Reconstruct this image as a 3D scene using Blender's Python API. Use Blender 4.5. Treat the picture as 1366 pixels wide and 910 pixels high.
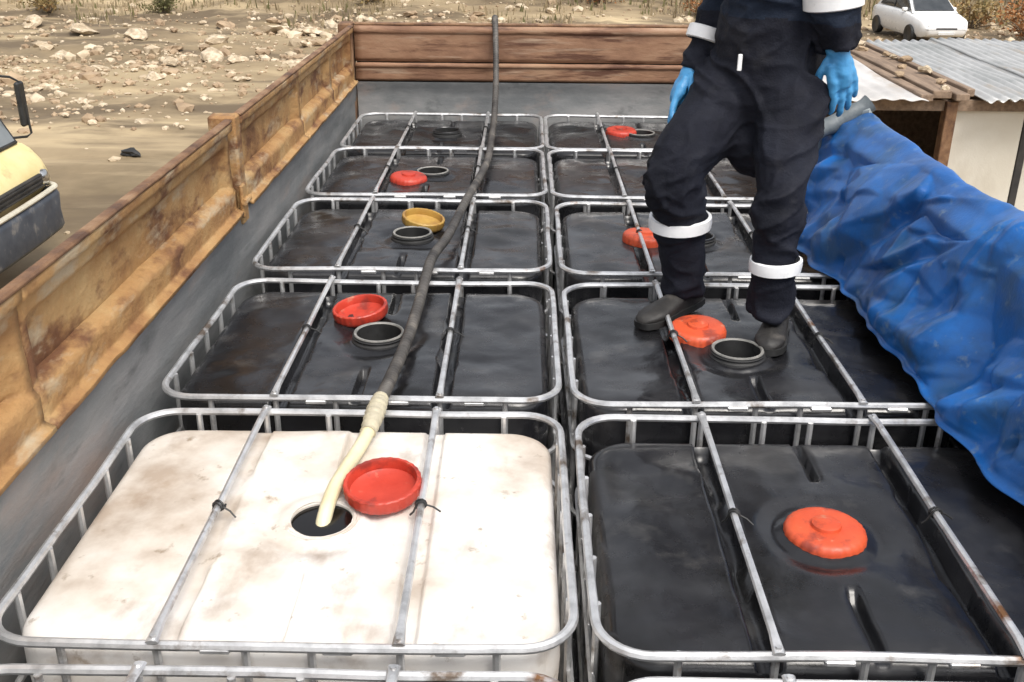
import bpy, bmesh, math, random
import numpy as np
from mathutils import Vector, Matrix, noise, geometry

random.seed(7)
SC = bpy.context.scene
for o in list(bpy.data.objects):
    bpy.data.objects.remove(o)
COL = SC.collection
R = math.radians
PI = math.pi
ZT = 2.40                     # height of the cage tops above the ground

# ------------------------------------------------------------------ camera
cam = bpy.data.cameras.new('camera')
camo = bpy.data.objects.new('camera', cam)
COL.objects.link(camo)
F, PIT, YAW, ROLL = 1368.37, 0.41303, 0.00818, 0.00803
cam.sensor_width = 36.0
cam.lens = F / 1366.0 * 36.0
cam.clip_start = 0.05
cam.clip_end = 2000
fw = Vector((-math.sin(YAW) * math.cos(PIT), math.cos(YAW) * math.cos(PIT), -math.sin(PIT)))
rt = Vector((math.cos(YAW), math.sin(YAW), 0))
up = rt.cross(fw)
r2 = rt * math.cos(ROLL) + up * math.sin(ROLL)
u2 = up * math.cos(ROLL) - rt * math.sin(ROLL)
m = Matrix((r2, u2, -fw)).transposed().to_4x4()
m.translation = Vector((-0.1296, 0.0, ZT + 1.345))
camo.matrix_world = m
SC.camera = camo

# ------------------------------------------------------------------ light
SUN_EL, SUN_AZ = R(58), R(148)      # azimuth measured clockwise from +Y
w = bpy.data.worlds.new('World')
SC.world = w
w.use_nodes = True
nt = w.node_tree
nt.nodes.clear()
wo = nt.nodes.new('ShaderNodeOutputWorld')
bg = nt.nodes.new('ShaderNodeBackground')
sky = nt.nodes.new('ShaderNodeTexSky')
sky.sky_type = 'NISHITA'
sky.sun_disc = False
sky.sun_elevation = SUN_EL
sky.sun_rotation = SUN_AZ
sky.dust_density = 4.0
sky.air_density = 1.0
hs = nt.nodes.new('ShaderNodeHueSaturation')
hs.inputs['Saturation'].default_value = 0.25
nt.links.new(sky.outputs[0], hs.inputs['Color'])
nt.links.new(hs.outputs[0], bg.inputs[0])
bg.inputs[1].default_value = 0.15
nt.links.new(bg.outputs[0], wo.inputs[0])
sl = bpy.data.lights.new('sun', 'SUN')
sl.energy = 1.3
sl.angle = R(24)
sl.color = (1.0, 0.94, 0.85)
so = bpy.data.objects.new('sun', sl)
COL.objects.link(so)
sd = Vector((math.sin(SUN_AZ) * math.cos(SUN_EL), math.cos(SUN_AZ) * math.cos(SUN_EL), math.sin(SUN_EL)))
so.rotation_euler = sd.to_track_quat('Z', 'Y').to_euler()
so.location = (8, -6, 14)
SC.view_settings.view_transform = 'Standard'
SC.view_settings.look = 'None'
SC.view_settings.exposure = 0.66
SC.view_settings.gamma = 1.0

# ------------------------------------------------------------------ helpers
class MB:
    def __init__(s):
        s.v = []; s.f = []; s.m = []
    def add(s, vs, fs, mi=0):
        k = len(s.v)
        s.v += [tuple(v) for v in vs]
        s.f += [tuple(i + k for i in f) for f in fs]
        s.m += [mi] * len(fs)
        return s
    def box(s, x0, x1, y0, y1, z0, z1, mi=0, bev=0.0):
        b = min(bev, (x1-x0)*.45, (y1-y0)*.45, (z1-z0)*.45)
        if b <= 0:
            vs = [(x, y, z) for x in (x0, x1) for y in (y0, y1) for z in (z0, z1)]
            return s.add(vs, [(0,1,3,2),(4,6,7,5),(0,4,5,1),(2,3,7,6),(0,2,6,4),(1,5,7,3)], mi)
        vs = []; idx = {}
        for ix, x in enumerate((x0, x1)):
            for iy, y in enumerate((y0, y1)):
                for iz, z in enumerate((z0, z1)):
                    sx, sy, sz = (1 - 2*ix)*b, (1 - 2*iy)*b, (1 - 2*iz)*b
                    idx[ix, iy, iz, 0] = len(vs); vs.append((x, y+sy, z+sz))
                    idx[ix, iy, iz, 1] = len(vs); vs.append((x+sx, y, z+sz))
                    idx[ix, iy, iz, 2] = len(vs); vs.append((x+sx, y+sy, z))
        fs = []
        for i in (0, 1):
            fs.append([idx[i,a,c,0] for a, c in ((0,0),(0,1),(1,1),(1,0))])
            fs.append([idx[a,i,c,1] for a, c in ((0,0),(0,1),(1,1),(1,0))])
            fs.append([idx[a,c,i,2] for a, c in ((0,0),(0,1),(1,1),(1,0))])
            for j in (0, 1):
                fs.append([idx[i,j,0,0], idx[i,j,1,0], idx[i,j,1,1], idx[i,j,0,1]])
                fs.append([idx[i,0,j,0], idx[i,1,j,0], idx[i,1,j,2], idx[i,0,j,2]])
                fs.append([idx[0,i,j,1], idx[1,i,j,1], idx[1,i,j,2], idx[0,i,j,2]])
                for k in (0, 1):
                    fs.append([idx[i,j,k,0], idx[i,j,k,1], idx[i,j,k,2]])
        return s.add(vs, fs, mi)
    def tube(s, path, rad, n=8, closed=False, cap=True, mi=0):
        P = [Vector(p) for p in path]
        N = len(P)
        rad = rad if hasattr(rad, '__len__') else [rad] * N
        vs = []; ref = None
        for i in range(N):
            a = P[(i-1) % N] if (closed or i > 0) else P[i]
            b = P[(i+1) % N] if (closed or i < N-1) else P[i]
            t = (b - a).normalized()
            if ref is None:
                ref = Vector((0, 0, 1)) if abs(t.z) < .9 else Vector((1, 0, 0))
            ref = (ref - t * ref.dot(t)).normalized()
            q = t.cross(ref)
            rr = rad[i]
            ra, rb = rr if isinstance(rr, tuple) else (rr, rr)
            for k in range(n):
                an = 2*math.pi*k/n
                vs.append(P[i] + ref*math.cos(an)*ra + q*math.sin(an)*rb)
        fs = []
        for i in range(N if closed else N-1):
            j = (i+1) % N
            for k in range(n):
                l = (k+1) % n
                fs.append((i*n+k, i*n+l, j*n+l, j*n+k))
        if cap and not closed:
            fs.append(tuple(range(n-1, -1, -1)))
            fs.append(tuple((N-1)*n+k for k in range(n)))
        return s.add(vs, fs, mi)
    def lathe(s, prof, n=32, c=(0, 0, 0), knurl=None, mi=0):
        vs = []
        for j, (r, z) in enumerate(prof):
            for k in range(n):
                an = 2*math.pi*k/n
                rr = r * (1 + (knurl[1] * math.cos(an*knurl[0]) if knurl and knurl[2] <= j <= knurl[3] else 0))
                vs.append((c[0]+rr*math.cos(an), c[1]+rr*math.sin(an), c[2]+z))
        fs = []
        for j in range(len(prof)-1):
            for k in range(n):
                l = (k+1) % n
                fs.append((j*n+k, j*n+l, (j+1)*n+l, (j+1)*n+k))
        return s.add(vs, fs, mi)
    def mesh(s, name, mats, smooth=True, angle=35, off=(0, 0, 0)):
        me = bpy.data.meshes.new(name)
        o = off
        me.from_pydata([(v[0]-o[0], v[1]-o[1], v[2]-o[2]) for v in s.v], [], s.f)
        for mt in (mats if isinstance(mats, (list, tuple)) else [mats]):
            me.materials.append(mt)
        if max(s.m, default=0):
            me.polygons.foreach_set('material_index', s.m)
        if smooth:
            me.polygons.foreach_set('use_smooth', [True]*len(s.f))
        bm = bmesh.new(); bm.from_mesh(me)
        bmesh.ops.remove_doubles(bm, verts=bm.verts, dist=1e-6)
        bmesh.ops.recalc_face_normals(bm, faces=bm.faces)
        bm.to_mesh(me); bm.free()
        if smooth:
            me.set_sharp_from_angle(angle=R(angle))
        me.update()
        return me
    def build(s, name, mats, parent=None, loc=None, **k):
        """absolute vertices -> object; a child is stored relative to its parent's place"""
        base = Vector(loc) if loc is not None else (wloc(parent) if parent else Vector((0, 0, 0)))
        me = s.mesh(name, mats, off=base, **k)
        o = bpy.data.objects.new(name, me)
        COL.objects.link(o)
        if parent:
            o.parent = parent
            o.location = base - wloc(parent)
        else:
            o.location = base
        return o

def wloc(o):
    p = Vector(o.location)
    while o.parent:
        o = o.parent
        p += Vector(o.location)
    return p

def empty(name, loc, rz=0):
    o = bpy.data.objects.new(name, None)
    o.empty_display_size = .1
    COL.objects.link(o)
    o.location = loc
    o.rotation_euler = (0, 0, rz)
    return o

def tag(o, label=None, cat=None, group=None, kind=None):
    if label: o['label'] = label
    if cat: o['category'] = cat
    if group: o['group'] = group
    if kind: o['kind'] = kind
    return o

def put(name, me, parent, loc=(0, 0, 0), rot=(0, 0, 0), sc=None):
    o = bpy.data.objects.new(name, me)
    COL.objects.link(o)
    o.parent = parent
    o.location = loc
    o.rotation_euler = rot
    if sc: o.scale = sc
    return o

def fbm(x, y, z, o=4):
    return noise.fractal(Vector((x, y, z)), 1.0, 2.0, o)

def sstep(a, b, x):
    t = max(0., min(1., (x-a)/(b-a)))
    return t*t*(3-2*t)

# ------------------------------------------------------------------ materials
def material(name, cols, rough=(.5, .6), scale=4., metal=0., bump=0., bscale=60., stretch=(1, 1, 1), detail=6.,
             lo=.35, hi=.65, second=None, spec=.5, third=None, distort=0.0):
    """cols: list of colours through a noise ramp; second=(colour, scale, lo, hi, stretch): patches laid over;
       third: the same again"""
    mt = bpy.data.materials.new(name)
    mt.use_nodes = True
    n = mt.node_tree.nodes; L = mt.node_tree.links
    b = n['Principled BSDF']
    tc = n.new('ShaderNodeTexCoord')
    oi = n.new('ShaderNodeObjectInfo')
    mul = n.new('ShaderNodeMath'); mul.operation = 'MULTIPLY'; mul.inputs[1].default_value = 37.0
    L.new(oi.outputs['Random'], mul.inputs[0])
    ad = n.new('ShaderNodeVectorMath'); ad.operation = 'ADD'
    L.new(tc.outputs['Object'], ad.inputs[0]); L.new(mul.outputs[0], ad.inputs[1])
    def nz(sc, st=(1, 1, 1), det=detail, dis=0.):
        mp = n.new('ShaderNodeMapping'); mp.inputs['Scale'].default_value = st
        L.new(ad.outputs[0], mp.inputs[0])
        t = n.new('ShaderNodeTexNoise'); t.inputs['Scale'].default_value = sc
        t.inputs['Detail'].default_value = det; t.inputs['Roughness'].default_value = .6
        t.inputs['Distortion'].default_value = dis
        L.new(mp.outputs[0], t.inputs['Vector'])
        return t
    a = nz(scale, stretch, dis=distort)
    cr = n.new('ShaderNodeValToRGB')
    el = cr.color_ramp.elements
    k = len(cols)
    el[0].position = lo; el[0].color = (*cols[0], 1)
    el[1].position = hi; el[1].color = (*cols[-1], 1)
    for i in range(1, k-1):
        e = el.new(lo + (hi-lo)*i/(k-1)); e.color = (*cols[i], 1)
    L.new(a.outputs[0], cr.inputs[0])
    c = cr.outputs[0]
    for lay in (second, third):
        if lay:
            t = nz(lay[1], lay[4] if len(lay) > 4 else (1, 1, 1), 8)
            mr = n.new('ShaderNodeMapRange'); mr.clamp = True
            mr.inputs[1].default_value = lay[2]; mr.inputs[2].default_value = lay[3]
            L.new(t.outputs[0], mr.inputs[0])
            mx = n.new('ShaderNodeMix'); mx.data_type = 'RGBA'
            L.new(mr.outputs[0], mx.inputs[0]); L.new(c, mx.inputs[6])
            mx.inputs[7].default_value = (*lay[0], 1)
            c = mx.outputs[2]
    L.new(c, b.inputs['Base Color'])
    t2 = nz(scale*2.3)
    mr = n.new('ShaderNodeMapRange'); mr.inputs[1].default_value = .3; mr.inputs[2].default_value = .7
    mr.inputs[3].default_value = rough[0]; mr.inputs[4].default_value = rough[1]
    L.new(t2.outputs[0], mr.inputs[0]); L.new(mr.outputs[0], b.inputs['Roughness'])
    b.inputs['Metallic'].default_value = metal
    b.inputs['Specular IOR Level'].default_value = spec
    if bump:
        t3 = nz(bscale, stretch)
        bp = n.new('ShaderNodeBump'); bp.inputs['Strength'].default_value = bump
        bp.inputs['Distance'].default_value = .01
        L.new(t3.outputs[0], bp.inputs['Height']); L.new(bp.outputs[0], b.inputs['Normal'])
    return mt

M = {}
M['black_plastic'] = material('black_plastic', [(.007, .007, .008), (.014, .014, .016), (.030, .030, .032)], (.12, .42), 2.2, bump=.10, bscale=30, spec=.6,
                              second=((.070, .067, .064), 6.5, .58, .82), third=((.007, .0065, .006), 2.1, .54, .64))
M['white_plastic'] = material('white_plastic', [(.42, .34, .27), (.62, .56, .49), (.75, .72, .68)], (.38, .5), 2.6, lo=.32, hi=.56, bump=.05, bscale=30,
                              second=((.28, .20, .14), 6.5, .55, .80, (1, .6, 1)), third=((.30, .235, .17), 17., .62, .72))
M['galvanised'] = material('galvanised', [(.48, .48, .48), (.68, .68, .68), (.80, .80, .80)], (.28, .45), 14., metal=.7, bump=.05,
                           second=((.20, .155, .12), 9., .57, .68), third=((.26, .13, .06), 5., .64, .72))
M['red_plastic'] = material('red_plastic', [(.42, .035, .018), (.52, .055, .03)], (.35, .55), 9., bump=.1,
                            second=((.24, .03, .02), 14., .54, .66), third=((.45, .22, .14), 19., .60, .72))
M['orange_plastic'] = material('orange_plastic', [(.54, .065, .022), (.63, .10, .036)], (.35, .55), 9., bump=.1,
                               second=((.28, .045, .025), 14., .54, .66), third=((.58, .28, .17), 19., .60, .72))
M['yellow_plastic'] = material('yellow_plastic', [(.36, .20, .04), (.46, .29, .07)], (.4, .55), 9., second=((.25, .13, .05), 12., .5, .7))
M['black_rubber'] = material('black_rubber', [(.012, .012, .012), (.03, .03, .03)], (.45, .6), 12.)
M['neck_grey'] = material('neck_grey', [(.13, .13, .12), (.30, .29, .27)], (.45, .6), 16.)
M['oil'] = material('oil', [(.004, .003, .003), (.006, .005, .004)], (.12, .2), 4.)  # near-black colour painting the shade inside the neck openings
M['hose'] = material('hose', [(.035, .032, .03), (.07, .064, .058), (.11, .10, .09)], (.5, .7), 8., second=((.19, .17, .145), 14., .56, .72))
M['hose_pale'] = material('hose_pale', [(.62, .54, .33), (.74, .68, .46)], (.35, .5), 9.)
M['hose_joint'] = material('hose_joint', [(.40, .36, .27), (.60, .54, .38)], (.4, .6), 18., bump=.3)
M['rust_paint'] = material('rust_paint', [(.25, .12, .045), (.39, .22, .085), (.46, .30, .135)], (.55, .8), 4.5, bump=.7, bscale=40, distort=.3, detail=12, stretch=(1, .8, 1.1),
                           second=((.15, .064, .027), 7., .51, .63, (1, .55, 1.1)), third=((.44, .345, .225), 10., .54, .68, (1, .45, 1.2)))
M['rust_dark'] = material('rust_dark', [(.085, .042, .024), (.19, .10, .05), (.29, .18, .10)], (.6, .85), 7., bump=.4, bscale=40)
M['rust_back'] = material('rust_back', [(.17, .085, .048), (.26, .14, .08), (.33, .20, .12)], (.55, .8), 2.2, bump=.3, bscale=26, stretch=(1, 1, 2.4),
                          second=((.10, .042, .022), 9., .52, .62, (.25, 1, 2)), third=((.36, .25, .17), 12., .57, .72, (.18, 1, 2)))
M['grey_steel'] = material('grey_steel', [(.14, .148, .152), (.20, .205, .205), (.27, .265, .26)], (.45, .7), 2.4, bump=.25, bscale=22, stretch=(1, .6, 2.2),
                           second=((.30, .24, .21), 3.2, .56, .76, (1, .4, 1.6)), third=((.085, .09, .09), 4.5, .60, .74, (1, .5, 1.5)))
M['steel_dark'] = material('steel_dark', [(.02, .02, .02), (.05, .045, .04)], (.6, .8), 6.)
M['wood_pallet'] = material('wood_pallet', [(.20, .14, .08), (.34, .25, .15)], (.7, .85), 5., stretch=(1, 8, 8))
M['tarp'] = material('tarp', [(.007, .080, .28), (.010, .12, .41), (.014, .16, .52)], (.28, .42), 3., bump=.15, bscale=120, spec=.5,
                     second=((.030, .090, .19), 5.0, .48, .70), third=((.16, .24, .34), 22., .60, .76))
M['tarp_back'] = material('tarp_back', [(.22, .26, .27), (.32, .35, .35)], (.4, .55), 5.)
M['tarp_roll'] = material('tarp_roll', [(.09, .11, .12), (.17, .19, .20)], (.4, .6), 9., bump=.2)
M['coverall'] = material('coverall', [(.005, .006, .011), (.008, .009, .016), (.013, .015, .024)], (.7, .9), 6., bump=.35, bscale=160, spec=.25,
                         second=((.028, .028, .033), 5., .60, .8))
M['jacket'] = material('jacket', [(.008, .013, .026), (.014, .022, .040)], (.7, .9), 6., bump=.35, bscale=160, spec=.25)
M['reflective'] = material('reflective', [(.78, .79, .80), (.88, .88, .88)], (.3, .45), 20., second=((.6, .6, .6), 30., .6, .8))
M['glove'] = material('glove', [(.05, .24, .50), (.08, .33, .62)], (.35, .5), 12., bump=.25, bscale=70)
M['boot'] = material('boot', [(.012, .011, .011), (.03, .028, .026)], (.5, .7), 12., bump=.2, second=((.09, .08, .07), 9., .58, .75))
M['skin'] = material('skin', [(.44, .25, .17), (.50, .30, .21)], (.45, .6), 9.)
M['hair'] = material('hair', [(.012, .008, .006), (.03, .02, .014)], (.5, .7), 50., stretch=(1, 1, .2))
M['soil'] = material('soil', [(.16, .118, .066), (.265, .198, .115), (.35, .27, .16)], (.8, .95), .28, bump=.6, bscale=9., lo=.36, hi=.64,
                     second=((.50, .39, .235), .45, .50, .66, (.25, 1, 1)), third=((.125, .09, .052), .6, .50, .62, (.30, 1, 1)))
M['stone'] = material('stone', [(.30, .23, .15), (.48, .385, .265), (.66, .56, .42)], (.75, .9), 2.2, bump=.6, bscale=14)
M['stone_brown'] = material('stone_brown', [(.26, .18, .11), (.42, .31, .20)], (.8, .95), 2.2, bump=.6, bscale=14)
M['dry_grass'] = material('dry_grass', [(.21, .16, .09), (.30, .235, .14), (.38, .30, .19)], (.8, .95), 1.5)
M['bark'] = material('bark', [(.10, .075, .05), (.20, .155, .11)], (.8, .95), 5., bump=.7, bscale=20, stretch=(2, 2, .4))
M['leaf_dry'] = material('leaf_dry', [(.20, .15, .06), (.30, .22, .09), (.26, .13, .05)], (.7, .9), 1.2)
M['leaf_rust'] = material('leaf_rust', [(.26, .10, .035), (.36, .17, .06)], (.7, .9), 1.2)
M['leaf_olive'] = material('leaf_olive', [(.10, .10, .035), (.17, .15, .06)], (.7, .9), 1.2)
M['yellow_paint'] = material('yellow_paint', [(.68, .55, .25), (.76, .65, .34)], (.35, .5), 3., second=((.46, .36, .18), 5., .55, .72))
M['bumper'] = material('bumper', [(.035, .045, .065), (.075, .088, .11)], (.4, .6), 3.5, second=((.21, .20, .19), 7., .56, .72))
M['cream_trim'] = material('cream_trim', [(.48, .45, .36), (.60, .56, .45)], (.4, .6), 8.)
M['glass'] = material('glass', [(.16, .18, .19), (.20, .22, .23)], (.05, .1), 3.)
M['white_paint'] = material('white_paint', [(.78, .78, .77), (.84, .84, .83)], (.25, .35), 3.)
M['dark_glass'] = material('dark_glass', [(.03, .035, .04), (.05, .055, .06)], (.05, .1), 3.)
M['chrome'] = material('chrome', [(.5, .5, .5), (.6, .6, .6)], (.15, .25), 6., metal=1.)
M['lamp'] = material('lamp', [(.06, .06, .065), (.10, .10, .11)], (.1, .2), 6.)
M['zinc'] = material('zinc', [(.34, .35, .34), (.46, .46, .45), (.54, .54, .53)], (.35, .55), 1.6, metal=.25, bump=.1,
                     second=((.40, .33, .25), 3., .57, .72, (1.5, .3, 1)))
M['zinc_white'] = material('zinc_white', [(.46, .44, .42), (.60, .58, .56)], (.4, .6), 1.8, second=((.46, .40, .34), 3.5, .56, .7, (1.5, .4, 1)))
M['plaster'] = material('plaster', [(.62, .58, .49), (.72, .69, .61)], (.75, .9), 1.4, bump=.2, second=((.50, .45, .37), 2.2, .56, .75, (1, 1, .4)))
M['board'] = material('board', [(.16, .11, .075), (.30, .215, .15)], (.75, .9), 5., stretch=(4, .5, 4), bump=.3)
M['concrete'] = material('concrete', [(.34, .32, .29), (.46, .44, .40)], (.8, .95), 4., bump=.3)
M['olive_metal'] = material('olive_metal', [(.20, .17, .06), (.28, .24, .10)], (.6, .8), 4.)
M['plate'] = material('plate', [(.55, .56, .55), (.62, .62, .61)], (.4, .5), 6.)

# ------------------------------------------------------------------ ground
def ground_h(x, y):
    h = 0.
    far = sstep(15.5, 19, y) * (1 - sstep(1.5, 4.5, x) * (1 - sstep(38, 44, y)))
    h += far * (.10 * fbm(x*.22, y*.3, 3.1) + .16 * max(0, fbm(x*.7, y*.8, 9.7)) + .05*fbm(x*2, y*2, 1))
    h += .035 * fbm(x*.5, y*.5, 5.5, 3) * sstep(6, 9, abs(y) + abs(x))
    for c_ in (15.2, 16.9):          # wheel ruts of a curving track
        q_ = y - c_ - .012*(x+4)**2*.35
        h -= .05*math.exp(-(q_/.22)**2) - .03*math.exp(-((abs(q_)-.42)/.16)**2)
    # bank behind the lot
    bank = sstep(31 + 8*sstep(4, 8, x) + 2*noise.noise(Vector((x*.1, 0, 0))), 60, y)
    h += bank * (5 + 1.5*fbm(x*.05, y*.05, .7))
    h += sstep(90, 260, math.hypot(x, y)) * 16 * (.6 + .5*noise.noise(Vector((x*.006, y*.006, 2))))
    return h

def spaced(lo, hi, fine, far):
    a = list(np.arange(lo, hi + 1e-6, fine))
    s = fine; x = a[-1]
    while x < far:
        s *= 1.25; x += s; a.append(x)
    s = fine; x = a[0]; pre = []
    while x > -far:
        s *= 1.25; x -= s; pre.append(x)
    return pre[::-1] + a
gx = spaced(-22, 20, .30, 420); gy = spaced(4, 44, .30, 420)
g = MB()
nx, ny = len(gx), len(gy)
g.add([(x, y, ground_h(x, y)) for y in gy for x in gx],
      [(j*nx+i, j*nx+i+1, (j+1)*nx+i+1, (j+1)*nx+i) for j in range(ny-1) for i in range(nx-1)])
ground = g.build('ground', M['soil'], angle=180)
tag(ground, 'tan dirt lot with vehicle tracks and rubble rising to a bank', None, None, 'structure')

# ------------------------------------------------------------------ lorry with the load bed
XL, XR, YB, YF = -1.25, 1.265, 6.92, -0.62     # inner faces of the side, head and tail boards
ZF = ZT - 1.165
truck = empty('lorry', (0, 3.2, 0))
tag(truck, 'open lorry load bed with rusty brown steel boards above grey lower boards', 'lorry')
def P(mb, name, mat, **k): return mb.build(name, mat, truck, **k)
b = MB(); b.box(XL-.08, XR+.08, YF-.06, YB+.08, ZF-.09, ZF-.004); P(b, 'floor', M['steel_dark'])
for x in (-.42, .42):
    b = MB(); b.box(x-.05, x+.05, YF, YB, ZF-.35, ZF-.092); P(b, 'chassis_rail', M['steel_dark'])
for y in (.4, 1.75, 5.9):
    for x in (-1.0, 1.0):
        pr = [(.10, -.15), (.30, -.15), (.34, -.13), (.49, -.12), (.51, -.08), (.51, .08), (.49, .12), (.34, .13), (.30, .10), (.10, .06), (.0001, .06)]
        b = MB(); b.lathe([(.0001, -.15)] + pr, 28)
        b.v = [(x + v[2], y + v[0], .51 + v[1]) for v in b.v]
        P(b, 'wheel', M['black_rubber'])

def pressed(mb, org, du, length, z0, z1, nrm, prof, segs, gap=.035, res=.03):
    """pressed steel sheet: prof(z 0..1) sets the depth inside each pressed field; segs are the field ends along the sheet"""
    nu = max(4, int(length/res)); nzv = 44
    vs = []
    for j in range(nzv+1):
        t = j/nzv
        for i in range(nu+1):
            u = length*i/nu
            k = 0.
            for (a, c) in segs:
                k = max(k, sstep(a+gap*.4, a+gap*1.6, u) * (1-sstep(c-gap*1.6, c-gap*.4, u)))
            d = prof(t, k) + .0022*fbm(u*2.1+org[0]*3, t*1.4, org[1]+7, 5) + .0015*noise.noise(Vector((u*14, t*9, 4.))) - .010*max(0, noise.noise(Vector((u*4.3, t*2.2, 9.)))-.25)
            p = Vector(org) + Vector(du)*u + Vector((0, 0, z0 + (z1-z0)*t)) + Vector(nrm)*d
            vs.append(p)
    W = nu+1
    mb.add(vs, [(j*W+i, j*W+i+1, (j+1)*W+i+1, (j+1)*W+i) for j in range(nzv) for i in range(nu)])
    return mb

def side_prof(t, k):
    # t=0 bottom lip .. 1 top; k = 1 inside a pressed field
    base = .026*(1-sstep(.035, .05, t)) + .018*sstep(.90, .925, t) + .012*(1-sstep(.26, .285, t))
    return base - k*.034*sstep(.285, .315, t)*(1-sstep(.70, .82, t))

Zlo, Zhi = ZT+.185, ZT+.535
def side_wall(xin, sgn, Zlo=Zlo, Zhi=Zhi, ZT=ZT):
    for (y0, y1, cuts) in ((YF, 3.86, (0, 2.72, 4.48)), (3.99, 6.84, (0, 1.18, 2.08, 2.85))):
        for a, c in zip(cuts[:-1], cuts[1:]):
            mb = MB()
            pressed(mb, (xin, y0 + a + .002, 0), (0, 1, 0), c - a - .004, Zlo, Zhi, (-sgn, 0, 0), side_prof, [(0, c - a)], gap=.05)
            o = P(mb, 'panel', M['rust_paint'], angle=60)
            md = o.modifiers.new('thickness', 'SOLIDIFY'); md.thickness = .012; md.offset = 0
        mb = MB(); mb.box(min(xin-sgn*.028, xin+sgn*.004), max(xin-sgn*.028, xin+sgn*.004), y0, y1, ZT+.5375, ZT+.552, bev=.005)
        P(mb, 'top_rail', M['rust_dark'])
        mb = MB(); mb.box(min(xin+sgn*.054, xin+sgn*.060), max(xin+sgn*.054, xin+sgn*.060), y0+.003, y1-.003, Zlo-.01, ZT+.48)
        P(mb, 'outer_skin', M['rust_dark'])
    # grey lower board
    def low(t, k): return .006*math.sin(t*9) + .010*sstep(.90, .95, t)
    mb = MB()
    pressed(mb, (xin, YF, 0), (0, 1, 0), YB-YF-.03, ZF, ZT+.180, (-sgn, 0, 0), low, [(0, 99)], res=.06)
    o = P(mb, 'lower_board', M['grey_steel'], angle=60)
    md = o.modifiers.new('thickness', 'SOLIDIFY'); md.thickness = .01; md.offset = 0
    mb = MB(); mb.box(min(xin+sgn*.022, xin+sgn*.06), max(xin+sgn*.022, xin+sgn*.06), YF+.003, YB-.03, ZF-.05, ZT+.170)
    P(mb, 'outer_skin', M['rust_dark'])
    # stake post between the two drop boards, and corner post
    x0, x1 = min(xin-sgn*.030, xin+sgn*.075), max(xin-sgn*.030, xin+sgn*.075)
    mb = MB(); mb.box(x0, x1, 3.885, 3.965, ZT+.13, ZT+.556, bev=.008)
    P(mb, 'post', M['rust_paint'])
    mb = MB()
    mb.box(min(xin-sgn*.045, xin-sgn*.029), max(xin-sgn*.045, xin-sgn*.029), 3.845, 3.905, ZT+.17, ZT+.30, bev=.006)
    mb.tube([(xin-sgn*.05, 3.835, ZT+.235), (xin-sgn*.05, 3.915, ZT+.235)], .012)
    P(mb, 'hinge', M['rust_paint'])
    mb = MB(); mb.box(min(xin-sgn*.012, xin+sgn*.075), max(xin-sgn*.012, xin+sgn*.075), 6.845, 6.985, ZF-.06, ZT+.560, bev=.008)
    P(mb, 'post', M['rust_dark'])
side_wall(XL, -1)
side_wall(XR, 1, Zlo-.15, Zhi-.15, ZT-.15)
# head board: two rusty planks over a grey plate
for z0, z1, nm in ((.318, .54, 0), (.196, .304, 1)):
    mb = MB()
    def pf(t, k): return .012*sstep(0, .1, t)*(1-sstep(.9, 1., t)) + .012*sstep(.78, .86, t)
    pressed(mb, (XL+.02, YB, 0), (1, 0, 0), XR-XL-.04, ZT+z0, ZT+z1, (0, -1, 0), pf, [(0, 99)], res=.05)
    o = P(mb, 'plank', M['rust_back'], angle=60)
    md = o.modifiers.new('thickness', 'SOLIDIFY'); md.thickness = .02; md.offset = 0
mb = MB(); mb.box(XL+.02, XR-.02, YB-.012, YB+.05, ZT+.542, ZT+.558, bev=.005); P(mb, 'top_rail', M['rust_dark'])
mb = MB(); mb.box(XL+.02, XR-.02, YB+.036, YB+.07, ZF-.06, ZT+.538); P(mb, 'outer_skin', M['steel_dark'])
mb = MB()
def pg(t, k): return .006*math.sin(t*26) + .012*sstep(.965, .985, t)
pressed(mb, (XL+.02, YB+.004, 0), (1, 0, 0), XR-XL-.04, ZF, ZT+.184, (0, -1, 0), pg, [(0, 99)], res=.06)
P(mb, 'lower_board', M['grey_steel'], angle=60)
mb = MB(); mb.box(XL, XR, YF-.055, YF-.012, ZF-.05, ZT+.17, bev=.005); P(mb, 'tail_board', M['grey_steel'])
# cab in front of the head board (below the head board's top edge as far as the photograph shows)
# ------------------------------------------------------------------ totes
HX, HY = .60, .50
CH = 1.16
def rrect(a, b, r, n=7, z=0.):
    pts = []
    for cx, cy, a0 in ((a-r, b-r, 0), (-a+r, b-r, 90), (-a+r, -b+r, 180), (a-r, -b+r, 270)):
        for k in range(n):
            t = R(a0 + 90*k/(n-1))
            pts.append((cx + r*math.cos(t), cy + r*math.sin(t), z))
    return pts

def dense_rrect(a, b, r, z, seed, amp=.007):
    p = rrect(a, b, r, 9, z)
    out = []
    N = len(p)
    for i in range(N):
        p0 = Vector(p[i]); p1 = Vector(p[(i+1) % N])
        k = max(1, int((p1-p0).length/.09))
        for j in range(k):
            q = p0.lerp(p1, j/k)
            out.append((q.x + amp*noise.noise(Vector((q.x*3, q.y*3, seed))), q.y + amp*noise.noise(Vector((q.x*3, q.y*3, seed+9))),
                        q.z + amp*.8*noise.noise(Vector((q.x*2.5, q.y*2.5, seed+5)))))
    return out

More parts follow.
